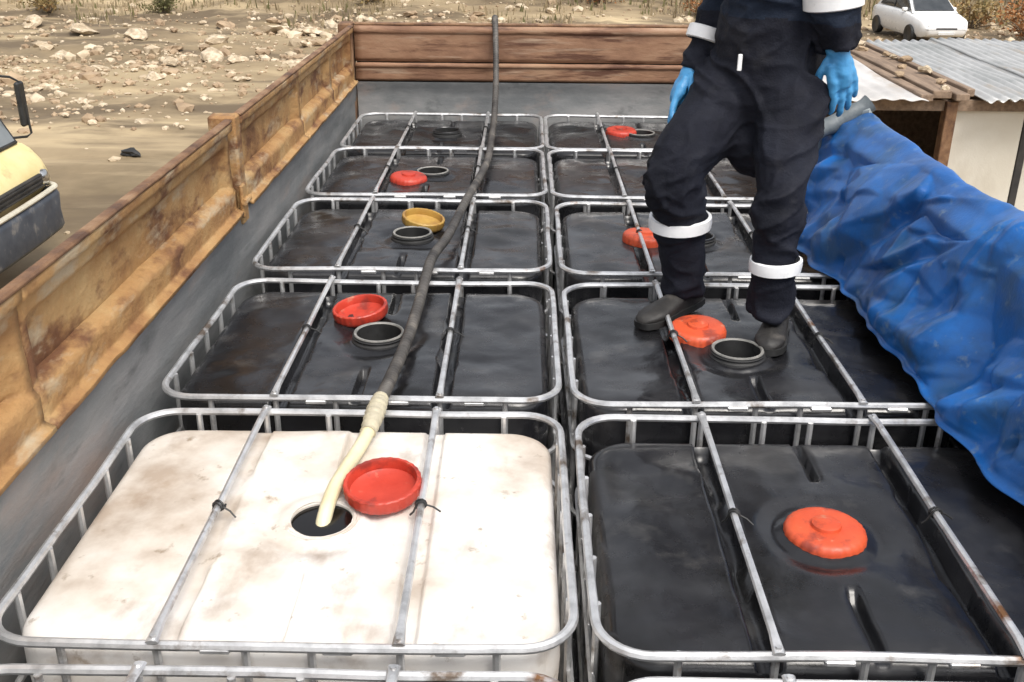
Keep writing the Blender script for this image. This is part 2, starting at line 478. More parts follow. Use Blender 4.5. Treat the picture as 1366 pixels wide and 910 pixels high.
M0 = .15
def axis():
    e = [1, .997, .991, .981, .966, .946, .92, .89]
    x = .86
    while x > M0 + .02:
        e.append(x); x -= .0285
    e = e + [M0]
    inner = [M0*.6, M0*.2]
    pos = sorted(e + inner)
    return [-q for q in pos[::-1]] + pos
AX = axis()
def clean(q, gap=.0045):
    q = sorted(q); out = [q[0]]
    for x in q[1:]:
        if x - out[-1] > gap: out.append(x)
    return out
_k = [.427 + d for d in (-.075, -.060, -.050, -.042, -.034, 0, .034, .042, .050, .060, .075)] + [0.004, .012, .020, .034, .042, .052, .062]
_base = [q for q in AX if q > 0 and not (.35 < q < .504) and (q >= M0 - 1e-9 or q > .08)]
AU = clean(_base + _k)
AU = [-q for q in AU[::-1]] + AU
def bottle_mesh(name, mat, seed, drop, dent=0., groove=.060, off=(0, 0)):
    """blow-moulded tank: top sheet with the channels under the cage bars, rounded shoulder, sides; hole for the neck"""
    a, bb, rr, rf = .562, .460, .110, .036
    mb = MB(); n = len(AU); nv_ = len(AX)
    zt = CH - drop
    vs = []
    for v in AX:
        for u in AU:
            mm = max(abs(u), abs(v), 1e-6)
            A, B, r = a*mm, bb*mm, rr*mm**3
            x, y = a*u, bb*v
            ex, ey = abs(x)-(A-r), abs(y)-(B-r)
            if ex > 0 and ey > 0:
                l = math.hypot(ex, ey)
                x = math.copysign(A-r + ex/l*r, x); y = math.copysign(B-r + ey/l*r, y)
            l = math.hypot(u, v) or 1
            rho = .074*mm/M0
            t = sstep(M0, .5, mm)
            x = (rho*u/l + off[0])*(1-t) + x*t; y = (rho*v/l + off[1])*(1-t) + y*t
            s = (1-mm)*.5
            dz = 0.
            if s < rf:
                dz -= rf - math.sqrt(max(0, rf*rf-(rf-s)**2))
            ed = sstep(0, .08, s)
            for gx0 in (-.24, .24):
                q = abs(x-gx0)
                dz -= groove*(1-sstep(.021, .029, q)) * sstep(.0, .03, s)
            # short centre channels towards the front and back edges
            q = abs(x-.015*math.copysign(1, y))
            dz -= .034*(1-sstep(.009, .016, q)) * sstep(.21, .25, abs(y)) * ed
            dz += .0035*math.exp(-(y/.006)**2)*ed * (1 if abs(x) > .27 else .3)
            rc = math.hypot(x-off[0], y-off[1])
            dz -= .010*(1-sstep(.12, .17, rc))*sstep(.10, .12, rc)
            dz += ed*(.015*fbm(x*2.3+seed, y*2.3, seed*1.7, 3) + .004*fbm(x*9, y*9, seed))
            dz += ed*.008*(1-((x*x)/(a*a)))
            if dent:
                dz -= dent*math.exp(-((x-.12)**2/.02 + (y-.05)**2/.03)) * ed*(1-math.exp(-(rc/.14)**4))
                dz -= dent*.7*ed*abs(noise.noise(Vector((x*4, y*4, seed))))
            vs.append((x, y, zt+dz))
    fs = []
    for j in range(nv_-1):
        for i in range(n-1):
            if max(abs(AU[i]), abs(AU[i+1])) <= M0+1e-6 and max(abs(AX[j]), abs(AX[j+1])) <= M0+1e-6:
                continue
            fs.append((j*n+i, j*n+i+1, (j+1)*n+i+1, (j+1)*n+i))
    per = [i for i in range(n)] + [j*n+n-1 for j in range(1, nv_)] + [(nv_-1)*n+i for i in range(n-2, -1, -1)] + [j*n for j in range(nv_-2, 0, -1)]
    k = len(vs); Np = len(per)
    for z, sc in ((zt-.10, 1.004), (zt-.20, .996), (zt-.55, 1.004), (.16, .996), (.135, .95)):
        for q in per:
            vs.append((vs[q][0]*sc, vs[q][1]*sc, z))
    last = per
    for lv in range(5):
        cur = [k+lv*Np+i for i in range(Np)]
        for i in range(Np):
            fs.append((last[i], cur[i], cur[(i+1) % Np], last[(i+1) % Np]))
        last = cur
    fs.append(tuple(last))
    used = sorted({i for f in fs for i in f}); mp = {q: i for i, q in enumerate(used)}
    mb.add([vs[q] for q in used], [tuple(mp[i] for i in f) for f in fs])
    return mb.mesh(name, mat, angle=80)

GV = M['galvanised']
ring_me = [MB().tube(dense_rrect(HX-.012, HY-.012, .105, CH-.010, s*3.3), .0105, 8, closed=True).mesh('top_rail', GV) for s in range(4)]
rail_me = MB().tube(rrect(HX-.014, HY-.014, .10), .008, 6, closed=True).mesh('rail', GV)
upr_me = MB().tube([(0, 0, .12), (0, 0, CH-.16), (0, 0, CH-.012)], [(.0085, .0085), (.0085, .0085), (.0085, .0085)], 7).mesh('upright', GV)
upr_me.transform(Matrix.Identity(4))
bar = MB()
bar.tube([(0, -HY+.002, .004), (0, -HY+.06, .007), (0, -.2, .006), (0, 0, .0035), (0, .2, .006), (0, HY-.06, .007), (0, HY-.002, .004)],
         [(.0045, .013), (.009, .0095), (.009, .009), (.009, .009), (.009, .009), (.009, .0095), (.0045, .013)], 8)
for s in (-1, 1):
    bar.lathe([(.0001, .008), (.006, .008), (.007, .003), (.007, -.004)], 8, (0, s*(HY-.014), .006))
bar_me = bar.mesh('cross_bar', GV)
tie = MB()
for q in (-.006, .003):
    tie.tube([(.0125*math.cos(t_*PI/5), q + .001*t_, .005 + .0125*math.sin(t_*PI/5)) for t_ in range(11)], .0030, 5)
tie.tube([(-.012, 0, .004), (-.018, .004, -.014), (-.026, .010, -.026)], .0028, 5)
tie.tube([(.012, .002, .004), (.030, .001, -.004), (.046, -.004, -.016)], .0024, 5)
tie_me = tie.mesh('tie', M['black_rubber'])
clip = MB(); clip.box(-.03, .03, -.012, .012, -.020, -.007, bev=.003)
clip_me = clip.mesh('clamp', GV)
pal = MB()
pal.box(-.59, .59, -.49, .49, .095, .125, bev=.01)
for x in (-.5, 0, .5):
    pal.box(x-.07, x+.07, -.49, .49, 0.002, .094, bev=.006)
pal_me = pal.mesh('pallet', M['steel_dark'])

def neck_mesh(mat, h):
    mb = MB()
    pr = [(.074, -.045), (.074, h-.004), (.077, h), (.083, h), (.085, h-.004), (.085, h*.72), (.089, h*.66), (.085, h*.58), (.085, h*.4), (.092, h*.25), (.096, -.012)]
    mb.lathe(pr[:2] + [pr[1]], 36); mb.lathe(pr[1:5], 36, mi=1); mb.lathe(pr[4:], 36)
    return mb.mesh('neck', mat)
dark_disc_me = MB().lathe([(.0001, -.035), (.0735, -.036)], 32).mesh('liquid', M['oil'])  # black disc below the rim, standing in for the dark inside of the opening
def lid_mesh(mat):
    mb = MB()
    pr = [(.0001, .054), (.030, .054), (.034, .052), (.036, .044), (.070, .044), (.084, .042), (.092, .036), (.096, .026), (.096, .003), (.093, 0),
          (.086, 0), (.084, .004), (.083, .028), (.070, .036), (.040, .039), (.0001, .039)]
    mb.lathe(pr, 108, knurl=(27, .010, 6, 9))
    return mb.mesh('lid', mat, angle=40)
lid_me = {k: lid_mesh(M[k+'_plastic']) for k in ('red', 'orange', 'yellow')}
neck_me = {'black': neck_mesh([M['black_rubber'], M['black_plastic']], .032), 'grey': neck_mesh([M['black_rubber'], M['neck_grey']], .030), 'white': neck_mesh([M['white_plastic']]*2, .003)}

bot = {'w': (bottle_mesh('bottle', M['white_plastic'], 2.2, .040, groove=.014), .040)}
OFF = {'a': (-.020, -.012), 'f': (-.042, -.085)}
for k, dr, dn in (('a', .058, 0), ('b', .034, 0), ('c', .038, .0), ('d', .036, .035), ('e', .038, .012), ('f', .038, 0)):
    bot[k] = (bottle_mesh('bottle', M['black_plastic'], {'a': 1., 'b': 4.4, 'c': 7.9, 'd': 11.3, 'e': 15.1, 'f': 21.7}[k], dr, dn, off=OFF.get(k, (0, 0))), dr)

def tote(cx, yf, kind, label, neck, lid=None, ringv=0, rz=0.):
    t = empty('liquid_tote', (cx, yf + HY, ZT - CH), rz)
    tag(t, label, 'tote', 'caged liquid totes in the load bed')
    me, dr = bot[kind]
    put('bottle', me, t)
    put('top_rail', ring_me[ringv % 4], t)
    for z in (CH-.20, CH-.42, CH-.66, CH-.90):
        put('rail', rail_me, t, (0, 0, z))
    for fx in (-.43, -.24, -.065, .065, .24, .43):
        for sy in (-1, 1):
            put('upright', upr_me, t, (fx, sy*(HY-.020), 0))
    for fy in (-.33, -.17, 0., .17, .33):
        for sx in (-1, 1):
            put('upright', upr_me, t, (sx*(HX-.020), fy, 0))
    for fx in (-.24, .24):
        o = put('cross_bar', bar_me, t, (fx, 0, CH))
        put('tie', tie_me, o, (0, random.uniform(-.02, .02), 0), (0, 0, random.uniform(-.3, .3)))
    for fx in (-.12, .12, .34):
        put('clamp', clip_me, t, (fx, -HY+.012, CH-.004))
    put('pallet', pal_me, t)
    zt = CH - dr
    ox, oy = OFF.get(kind, (0, 0))
    o = put('neck', neck_me[neck], t, (ox, oy, zt))
    put('liquid', dark_disc_me, o, (0, 0, .030 if kind == 'w' else 0))  # painted-dark disc, set higher in the white neck so its opening reads black
    if lid:
        l = put('lid', lid_me[lid], t, (ox, oy, zt - .010), (0, 0, random.uniform(0, 6)))
        tag(l, 'closed %s screw lid' % ('orange red' if lid == 'orange' else lid))
    return t

YR = [.53, 1.580, 2.646, 3.757, 4.832, 5.822]
CXL, CXR = -.60, .620
tote(CXL, .527, 'b', 'tote at the bottom left edge of the photo, in front of the white one', 'black', 'red', 0)
tote(CXR, .515, 'c', 'tote at the bottom right edge of the photo, only its back rail in view', 'black', 'red', 1)
tote(CXL, YR[1], 'w', 'white stained plastic tote in a steel cage with the hose in its opening', 'white', None, 0, R(.2))
tote(CXR, YR[1]-.012, 'a', 'black caged tote nearest the camera with its orange lid screwed shut', 'black', 'orange', 1, R(-.3))
tote(CXL, YR[2], 'b', 'black caged tote right behind the white tote, under the dark hose', 'grey', None, 2)
tote(CXR, YR[2]-.01, 'f', 'black caged tote that the person in dark coveralls stands on', 'grey', None, 3, R(.25))
tote(CXL, YR[3], 'e', 'black caged tote with the yellow lid beside its opening', 'grey', None, 1, R(-.2))
tote(CXR, YR[3]-.02, 'b', 'black caged tote directly behind the legs of the person', 'black', None, 2)
tote(CXL, YR[4], 'c', 'black caged tote in the left column, second from the head board', 'grey', None, 3, R(.2))
tote(CXR-.01, YR[4]-.01, 'e', 'black caged tote in the right column, second from the head board', 'black', None, 0)
tote(CXL+.005, YR[5], 'd', 'dented black caged tote at the head board, at the left side board', 'black', None, 1)
tote(CXR-.015, YR[5], 'c', 'black caged tote at the head board holding a red lid, right column', 'grey', None, 2)

# loose lids lying on the totes
def loose(kind, x, y, z, rot, label):
    o = bpy.data.objects.new('screw_lid', lid_me[kind])
    COL.objects.link(o)
    o.location = (x, y, ZT + z); o.rotation_euler = rot
    tag(o, label, 'lid', 'loose screw lids on the totes')
    return o
loose('red', -.464, 2.170, .018, (PI + R(5), R(-4), .3), 'red screw lid lying upside down on the white tote beside the opening')
loose('red', -.690, 3.325, .016, (PI - R(5), R(-6), 1.3), 'red screw lid upside down on the tote behind the white one')
loose('orange', .475, 3.215, -.040, (R(2), R(-4), .8), 'orange red screw lid lying upright by the shoes of the person')
loose('yellow', -.565, 4.425, .010, (PI + R(10), R(5), .6), 'yellow brown screw lid lying upside down behind a black neck')
loose('red', -.715, 5.190, -.042, (R(3), R(2), .4), 'red screw lid upright at the far left, two rows from the head board')
loose('orange', .405, 4.240, -.040, (0, R(3), .4), 'orange lid mostly hidden behind the bent leg')
loose('red', .485, 6.370, -.042, (R(2), 0, .4), 'red screw lid on the farthest right tote near the head board')

# ------------------------------------------------------------------ transfer hose
def spline(pts, n):
    P_ = [Vector(p) for p in pts]
    P_ = [P_[0]*2-P_[1]] + P_ + [P_[-1]*2-P_[-2]]
    out = []
    for i in range(1, len(P_)-2):
        for k in range(n):
            t = k/n
            a, b_, c, d = P_[i-1:i+3]
            out.append(.5*((2*b_) + (c-a)*t + (2*a-5*b_+4*c-d)*t*t + (3*b_-a-3*c+d)*t**3))
    out.append(P_[-2])
    return out
hz = ZT
hp = spline([(-.9, 9.6, .04), (-.5, 8.6, .035), (-.36, 7.95, .25), (-.335, 7.50, hz-.9), (-.328, 7.16, hz+.30), (-.315, 6.96, hz+.590), (-.305, 6.82, hz+.42), (-.30, 6.66, hz+.235), (-.302, 6.35, hz+.075),
             (-.306, 5.95, hz+.036), (-.312, 5.40, hz+.030), (-.345, 4.98, hz+.034), (-.385, 4.62, hz+.032), (-.435, 4.12, hz+.020), (-.476, 3.77, hz+.034),
             (-.486, 3.35, hz+.014), (-.492, 3.02, hz+.020), (-.506, 2.72, hz+.034), (-.521, 2.57, hz+.030)], 44)
hose = empty('transfer_hose', (-.52, 2.6, hz))
tag(hose, 'long dark hose running over the totes into the white one', 'hose')
MB().tube(hp, [.0185 + .0018*math.sin(i*2.1) for i in range(len(hp))], 12).build('hose_body', M['hose'], hose, angle=60)
jp = spline([(-.520, 2.59, hz+.031), (-.524, 2.54, hz+.027), (-.529, 2.49, hz+.018), (-.536, 2.43, hz+.006)], 8)
MB().tube(jp, [.0205 + .006*math.sin(PI*i/(len(jp)-1)) + .0022*math.sin(i*1.9) for i in range(len(jp))], 14).build('joint_sleeve', M['hose_joint'], hose, angle=60)
pp = spline([(-.532, 2.455, hz+.010), (-.545, 2.38, hz+.000), (-.567, 2.27, hz-.006), (-.586, 2.17, hz-.014), (-.596, 2.09, hz-.042), (-.600, 2.05, hz-.08)], 10)
MB().tube(pp, .0185, 14).build('pale_end', M['hose_pale'], hose)

# ------------------------------------------------------------------ blue tarpaulin over the right-hand board
def crumple(px, py, n, seed, ang, asp, soft=.0):
    """creased sheet: flat facets between random points, longer along the direction ang; heights -1..1 at (px, py)"""
    rng = random.Random(seed)
    ca, sa = math.cos(ang), math.sin(ang)
    X = (px*ca + py*sa)/asp; Y = -px*sa + py*ca
    x0, x1, y0, y1 = X.min()-.2, X.max()+.2, Y.min()-.2, Y.max()+.2
    pts = [Vector((rng.uniform(x0, x1), rng.uniform(y0, y1))) for _ in range(n)] + [Vector(c) for c in ((x0, y0), (x1, y0), (x0, y1), (x1, y1))]
    hh = [rng.choice((-1, 1))*rng.uniform(.35, 1) for _ in pts]
    V_, E_, F_, ov, oe, of = geometry.delaunay_2d_cdt(pts, [], [], 0, 1e-5)
    hv_ = [hh[o[0]] if o else 0 for o in ov]
    out = np.zeros_like(X)
    for f in F_:
        (ax, ay), (bx, by), (cx, cy) = (V_[i] for i in f[:3])
        m_ = (X >= min(ax, bx, cx)) & (X <= max(ax, bx, cx)) & (Y >= min(ay, by, cy)) & (Y <= max(ay, by, cy))
        if not m_.any(): continue
        det = (by-cy)*(ax-cx) + (cx-bx)*(ay-cy)
        if abs(det) < 1e-9: continue
        xs, ys = X[m_], Y[m_]
        l1 = ((by-cy)*(xs-cx) + (cx-bx)*(ys-cy))/det; l2 = ((cy-ay)*(xs-cx) + (ax-cx)*(ys-cy))/det; l3 = 1-l1-l2
        ins = (l1 >= -1e-6) & (l2 >= -1e-6) & (l3 >= -1e-6)
        val = out[m_]
        val[ins] = (l1*hv_[f[0]] + l2*hv_[f[1]] + l3*hv_[f[2]])[ins]
        out[m_] = val
    return out

def blur(A, k):
    for _ in range(k):
        B = np.pad(A, 1, mode='edge')
        A = (B[:-2, 1:-1] + B[2:, 1:-1] + B[1:-1, :-2] + B[1:-1, 2:] + 2*A)/6
    return A

def tarp():
    y0, y1, NY, NV = 1.0, 4.36, 460, 150
    prof = [(1.385, .02), (1.38, .26), (1.372, .43), (1.352, .492), (1.318, .506), (1.27, .480), (1.20, .405), (1.135, .30), (1.098, .19), (1.080, .09), (1.070, .025), (1.045, .008)]
    pp_ = spline([(a, 0, c) for a, c in prof], 16)
    L = [0.]
    for i in range(1, len(pp_)): L.append(L[-1] + (pp_[i]-pp_[i-1]).length)
    def at(s):
        s *= L[-1]
        for i in range(1, len(L)):
            if L[i] >= s:
                f = (s-L[i-1])/(L[i]-L[i-1]+1e-9)
                return pp_[i-1].lerp(pp_[i], f), (pp_[i]-pp_[i-1]).normalized()
        return pp_[-1], (pp_[-1]-pp_[-2]).normalized()
    A = [at(j/NV) for j in range(NV+1)]
    gy_, gs_ = np.meshgrid(np.linspace(y0, y1, NY+1), np.linspace(0, L[-1], NV+1), indexing='ij')
    C1 = blur(crumple(gy_, gs_, 60, 3, R(28), 2.2), 3)
    C2 = blur(crumple(gy_, gs_, 300, 11, R(24), 3.4), 1)
    C3 = blur(crumple(gy_, gs_, 1000, 5, R(70), 1.6), 1)
    C4 = crumple(gy_, gs_, 1500, 8, R(15), 2.5)
    vs = []
    for i in range(NY+1):
        y = y0 + (y1-y0)*i/NY
        sag = .014*math.sin(y*3.1+.6) + .008*math.sin(y*7.3)
        for j in range(NV+1):
            s = j/NV
            p, t = A[j]
            inner = .12 + .88*sstep(.42, .58, s)
            end = 1 - .75*sstep(.90, 1., s)
            d = inner*end*(.036*C1[i, j] + .042*C2[i, j] + .020*C3[i, j] + .008*C4[i, j])
            # long vertical fold with the pocket beside it
            d += inner*end*(.045*math.exp(-((y-2.76-.10*(s-.7))/.07)**2) - .045*math.exp(-((y-2.60-.16*(s-.7))/.06)**2)*sstep(.5, .85, s))
            nx_, nz_ = -abs(t.z), abs(t.x)
            if s < .36: nx_ = abs(t.z)
            x = p.x + nx_*d*(1 if s > .36 else -.3) + .07*math.sin(PI*max(0, min(1, (s-.46)/.50)))*(1-sstep(2.9, 4.0, y))
            z = p.z + nz_*d*.8 + sag*(1-abs(s-.4)*1.2)*.6
            lo_ = sstep(.80, 1., s)
            x += lo_*(.060*noise.noise(Vector((y*1.9, 7, 3))) + .034*noise.noise(Vector((y*7, 7, 3))) + .05*(1-sstep(1.8, 2.4, y)))
            yy = y + .02*noise.noise(Vector((s*5, y, 2.))) + sstep(4.0, 4.36, y)*.05*math.sin(s*11)
            if s > .40: x -= (1-sstep(.42, .54, z))*max(0, x - 1.205 - .010*C2[i, j] - .04*sstep(.40, .47, z))
            vs.append((x, yy, ZT + max(z, .004)))
    W = NV+1
    mb = MB()
    mb.add(vs, [(i*W+j, i*W+j+1, (i+1)*W+j+1, (i+1)*W+j) for i in range(NY) for j in range(NV)])
    o = mb.build('tarpaulin', M['tarp'], None, (1.3, 2.7, ZT), angle=180)
    md = o.modifiers.new('thickness', 'SOLIDIFY'); md.thickness = .003; md.offset = 0
    tag(o, 'crumpled blue tarpaulin draped over the right side board onto the totes', 'tarpaulin')
    hem = [Vector(vs[NY*W+j]) + Vector((-.004, .010, .004)) for j in range(53, 112, 3)]
    MB().tube(hem, [(.009, .016)]*len(hem), 8).build('hem', M['tarp_back'], o)
    # grey rolled-up end of the sheet lying on the far edge
    e0, e1 = Vector((1.065, 4.325, ZT+.395)), Vector((1.325, 4.345, ZT+.545))
    ex = (e1-e0).normalized()
    rl = MB()
    rl.tube([e0 + ex*.30*k/12 + Vector((0, 0, .003*math.sin(k*2.2))) for k in range(13)], [.036 + .003*math.sin(k*1.7) for k in range(13)], 18, cap=False)
    for q_, r_ in ((0, .026), (.001, .016)):
        rl.tube([e0 + ex*q_, e0 + ex*(q_+.10)], r_, 16, cap=False)
    rl.build('rolled_end', M['tarp_roll'], o, angle=60)
tarp()

# ------------------------------------------------------------------ person
def zz(p): return (p[0], p[1], p[2] + ZT)
def limb(mb, pts, rads, n=18, sub=5):
    c = spline([zz(p) for p in pts], sub)
    ra = []
    N = len(pts)-1
    for i in range(len(c)):
        t = i/sub; k = min(int(t), N-1); f = t-k
        f = f*f*(3-2*f)
        a, b_ = rads[k], rads[k+1]
        a = a if isinstance(a, tuple) else (a, a); b_ = b_ if isinstance(b_, tuple) else (b_, b_)
        ra.append((a[0]+(b_[0]-a[0])*f, a[1]+(b_[1]-a[1])*f))
    mb.tube(c, ra, n)

def remesh(mb, name, mats, voxel, smooth_it=4):
    me = mb.mesh(name + '_src', mats if isinstance(mats, list) else [mats], smooth=False)
    o = bpy.data.objects.new(name + '_src', me)
    COL.objects.link(o)
    md = o.modifiers.new('r', 'REMESH'); md.mode = 'VOXEL'; md.voxel_size = voxel; md.use_smooth_shade = True
    ms = o.modifiers.new('s', 'SMOOTH'); ms.factor = .5; ms.iterations = smooth_it
    dg = bpy.context.evaluated_depsgraph_get()
    out = bpy.data.meshes.new_from_object(o.evaluated_get(dg))
    bpy.data.objects.remove(o)
    out.name = name
    return out

# joints, heights above the cage tops (feet stand on the bottle tops at -.05)
Rank, Rknee, Rhip = (.462, 3.43, .065), (.378, 3.33, .505), (.600, 3.53, .76)
Lank, Lknee, Lhip = (.712, 3.22, .055), (.700, 3.21, .43), (.752, 3.40, .76)
Rsh, Rel, Rwr = (.500, 3.58, 1.38), (.545, 3.650, 1.075), (.452, 3.59, .79)
Lsh, Lel, Lwr = (.800, 3.29, 1.38), (.800, 3.285, 1.135), (.846, 3.29, .905)
body = MB()
# trousers
limb(body, [Rank, (.440, 3.415, .17), (.415, 3.39, .32), Rknee, (.49, 3.43, .64), Rhip], [(.072, .084), (.086, .090), (.090, .094), (.100, .102), (.120, .118), (.145, .14)])
limb(body, [Lank, (.712, 3.21, .17), (.706, 3.21, .30), Lknee, (.722, 3.30, .60), Lhip], [(.070, .074), (.072, .074), (.072, .076), (.082, .086), (.105, .105), (.132, .132)])
limb(body, [(.60, 3.44, .60), (.66, 3.42, .57), (.71, 3.40, .60)], [.09, .11, .09])
# trunk (ellipse: across the body wider than deep); frame built around a facing of (-.7,-.7)
def ring_pts(c, wd, dp, n=24):
    f_ = Vector((-.70, -.71, 0)); s_ = Vector((-.71, .70, 0))
    return [Vector(zz(c)) + s_*math.cos(2*PI*k/n)*wd + f_*math.sin(2*PI*k/n)*dp for k in range(n)]
tr = [((.682, 3.455, .60), .12, .11), ((.676, 3.462, .72), .180, .150), ((.674, 3.465, .84), .192, .152), ((.664, 3.460, .95), .185, .145), ((.654, 3.452, 1.04), .160, .124),
      ((.650, 3.446, 1.16), .172, .130), ((.648, 3.440, 1.28), .185, .132), ((.648, 3.436, 1.37), .180, .118), ((.648, 3.434, 1.43), .125, .09), ((.646, 3.430, 1.47), .07, .065)]
vs = []; n = 24
for c, wd, dp in tr: vs += ring_pts(c, wd, dp, n)
fs = [(j*n+k, j*n+(k+1) % n, (j+1)*n+(k+1) % n, (j+1)*n+k) for j in range(len(tr)-1) for k in range(n)]
fs += [tuple(range(n-1, -1, -1)), tuple((len(tr)-1)*n+k for k in range(n))]
body.add(vs, fs)
# arms
limb(body, [(.56, 3.53, 1.37), Rsh, (.525, 3.625, 1.22), Rel, (.505, 3.630, .92), Rwr], [.075, .074, .066, .062, .056, .045])
limb(body, [(.73, 3.34, 1.37), Lsh, (.805, 3.28, 1.25), Lel, (.822, 3.285, 1.01), Lwr], [.078, .080, .078, .082, .078, .056])
# neck and head
hc = Vector((.615, 3.395, 1.615))
limb(body, [(.646, 3.43, 1.42), (.638, 3.42, 1.50), (.625, 3.405, 1.57)], [.062, .055, .056])
fdir = Vector((-.68, -.70, -.18)).normalized(); sdir = Vector((-.72, .69, 0)).normalized(); udir = sdir.cross(fdir)
if udir.z < 0: udir = -udir
hv = []; hn = 24; hm = 18
for j in range(hm+1):
    th = PI*j/hm
    for k in range(hn):
        ph = 2*PI*k/hn
        a, c, e = math.sin(th)*math.cos(ph), math.sin(th)*math.sin(ph), math.cos(th)
        sx = .076*(1 - .16*max(0, -e)); fx = .098
        q = a*sdir*sx + c*fdir*fx*(1 - .06*max(0, e)) + e*udir*.118
        if c > .3 and e < -.25: q += fdir*.012*(-e)
        hv.append(Vector(zz(hc)) + q)
body.add(hv, [(j*hn+k, j*hn+(k+1) % hn, (j+1)*hn+(k+1) % hn, (j+1)*hn+k) for j in range(hm) for k in range(hn)])
def face(a, c, e): return tuple(hc + sdir*a + fdir*c + udir*e)
limb(body, [face(0, .088, .022), face(0, .104, -.004), face(0, .112, -.022), face(0, .092, -.034)], [.008, .011, .015, .010], 10)
limb(body, [face(-.026, .088, -.060), face(0, .097, -.058), face(.026, .088, -.060)], [.006, .010, .006], 8)
for s in (-1, 1):
    limb(body, [face(s*.072, -.002, .020), face(s*.082, -.010, .004), face(s*.076, -.004, -.026)], [.012, .015, .009], 8)
    limb(body, [face(s*.018, .088, .030), face(s*.036, .084, .034), face(s*.054, .070, .028)], [.007, .009, .007], 8)
pm = remesh(body, 'person', [M['coverall'], M['jacket'], M['skin']], .0075, 4)
# cloth folds on the coverall
axes = [(Vector(zz(a)), Vector(zz(c))) for a, c in ((Rank, Rknee), (Rknee, Rhip), (Lank, Lknee), (Lknee, Lhip), (Rsh, Rel), (Rel, Rwr), (Lsh, Lel), (Lel, Lwr))]
knots = [(Vector(zz(Rknee)), .15), (Vector(zz(Lknee)), .14), (Vector(zz(Rhip)), .16), (Vector(zz(Lhip)), .16), (Vector(zz(Rank)), .14), (Vector(zz(Lank)), .13),
         (Vector(zz((.66, 3.45, .98))), .2), (Vector(zz(Lel)), .12), (Vector(zz(Lwr)), .12)]
nrm = [v.normal.copy() for v in pm.vertices]
for v in pm.vertices:
    z = v.co.z - ZT
    if z > 1.46: continue
    k = .35
    for c, r_ in knots: k = max(k, math.exp(-((v.co-c).length/r_)**2))
    q = v.co
    wq = .12*noise.noise(q*4.0)
    rg = lambda v_: max(0., 1-abs(noise.noise(v_))*3.6)**1.2
    d = .034*k*rg(Vector((q.x*4 + q.z*4 + wq*9, q.y*4 - q.z*3, q.z*6.5 + wq*12)))
    d += .014*k*rg(Vector((q.x*8 - q.z*8, q.y*8 + wq*14, q.z*13+4)))
    d += .003*max(k, .5)*rg(Vector((q.x*16 + q.z*14, q.y*16, q.z*30+8)))
    v.co = q + nrm[v.index]*(d - .014*k - .003)
mi = []
for p in pm.polygons:
    z = p.center.z - ZT
    c = p.center - Vector(zz((.648, 3.434, 0)))
    mi.append(2 if z > 1.475 else (1 if z > .985 + .012*noise.noise(p.center*8) else 0))
pm.polygons.foreach_set('material_index', mi)
pm.polygons.foreach_set('use_smooth', [True]*len(mi))
base = Vector((.6, 3.3, ZT-.05))
pm.transform(Matrix.Translation(-base))
person = bpy.data.objects.new('person', pm)
COL.objects.link(person); person.location = base
tag(person, 'person in dark coveralls with reflective bands and blue gloves standing on totes', 'person')
def child(mb, name, mat, **k): return mb.build(name, mat, person, **k)

def band(name, p0, p1, rad, wid, tilt=0):
    a, c = Vector(zz(p0)), Vector(zz(p1))
    d = (c-a).normalized()
    mb = MB()
    ts = [-.5, -.42, 0, .42, .5]
    k = [.90, 1.0, 1.012, 1.0, .90]
    N = 28
    ref = Vector((0, 0, 1)) if abs(d.z) < .8 else Vector((1, 0, 0))
    ref = (ref - d*ref.dot(d)).normalized(); q = d.cross(ref)
    vs = []
    for t, kk in zip(ts, k):
        for i in range(N):
            an = 2*PI*i/N
            w_ = 1 + .035*noise.noise(Vector((math.cos(an)*1.3, math.sin(an)*1.3, wid*90 + t)))
            vs.append(a + d*(wid*t + tilt*math.cos(an)) + ref*math.cos(an)*rad[0]*kk*w_ + q*math.sin(an)*rad[1]*kk*w_)
    mb.add(vs, [(j*N+i, j*N+(i+1) % N, (j+1)*N+(i+1) % N, (j+1)*N+i) for j in range(len(ts)-1) for i in range(N)])
    return child(mb, 'reflective_band', M['reflective'])
band('b', (.414, 3.390, .315), (.407, 3.380, .46), (.106, .109), .046, .0)
band('b', (.710, 3.21, .225), (.707, 3.21, .36), (.085, .087), .044, .003)
band('b', (.492, 3.618, .905), (.53, 3.64, 1.03), (.066, .066), .046)
band('b', (.812, 3.285, 1.050), Lel, (.090, .090), .05)

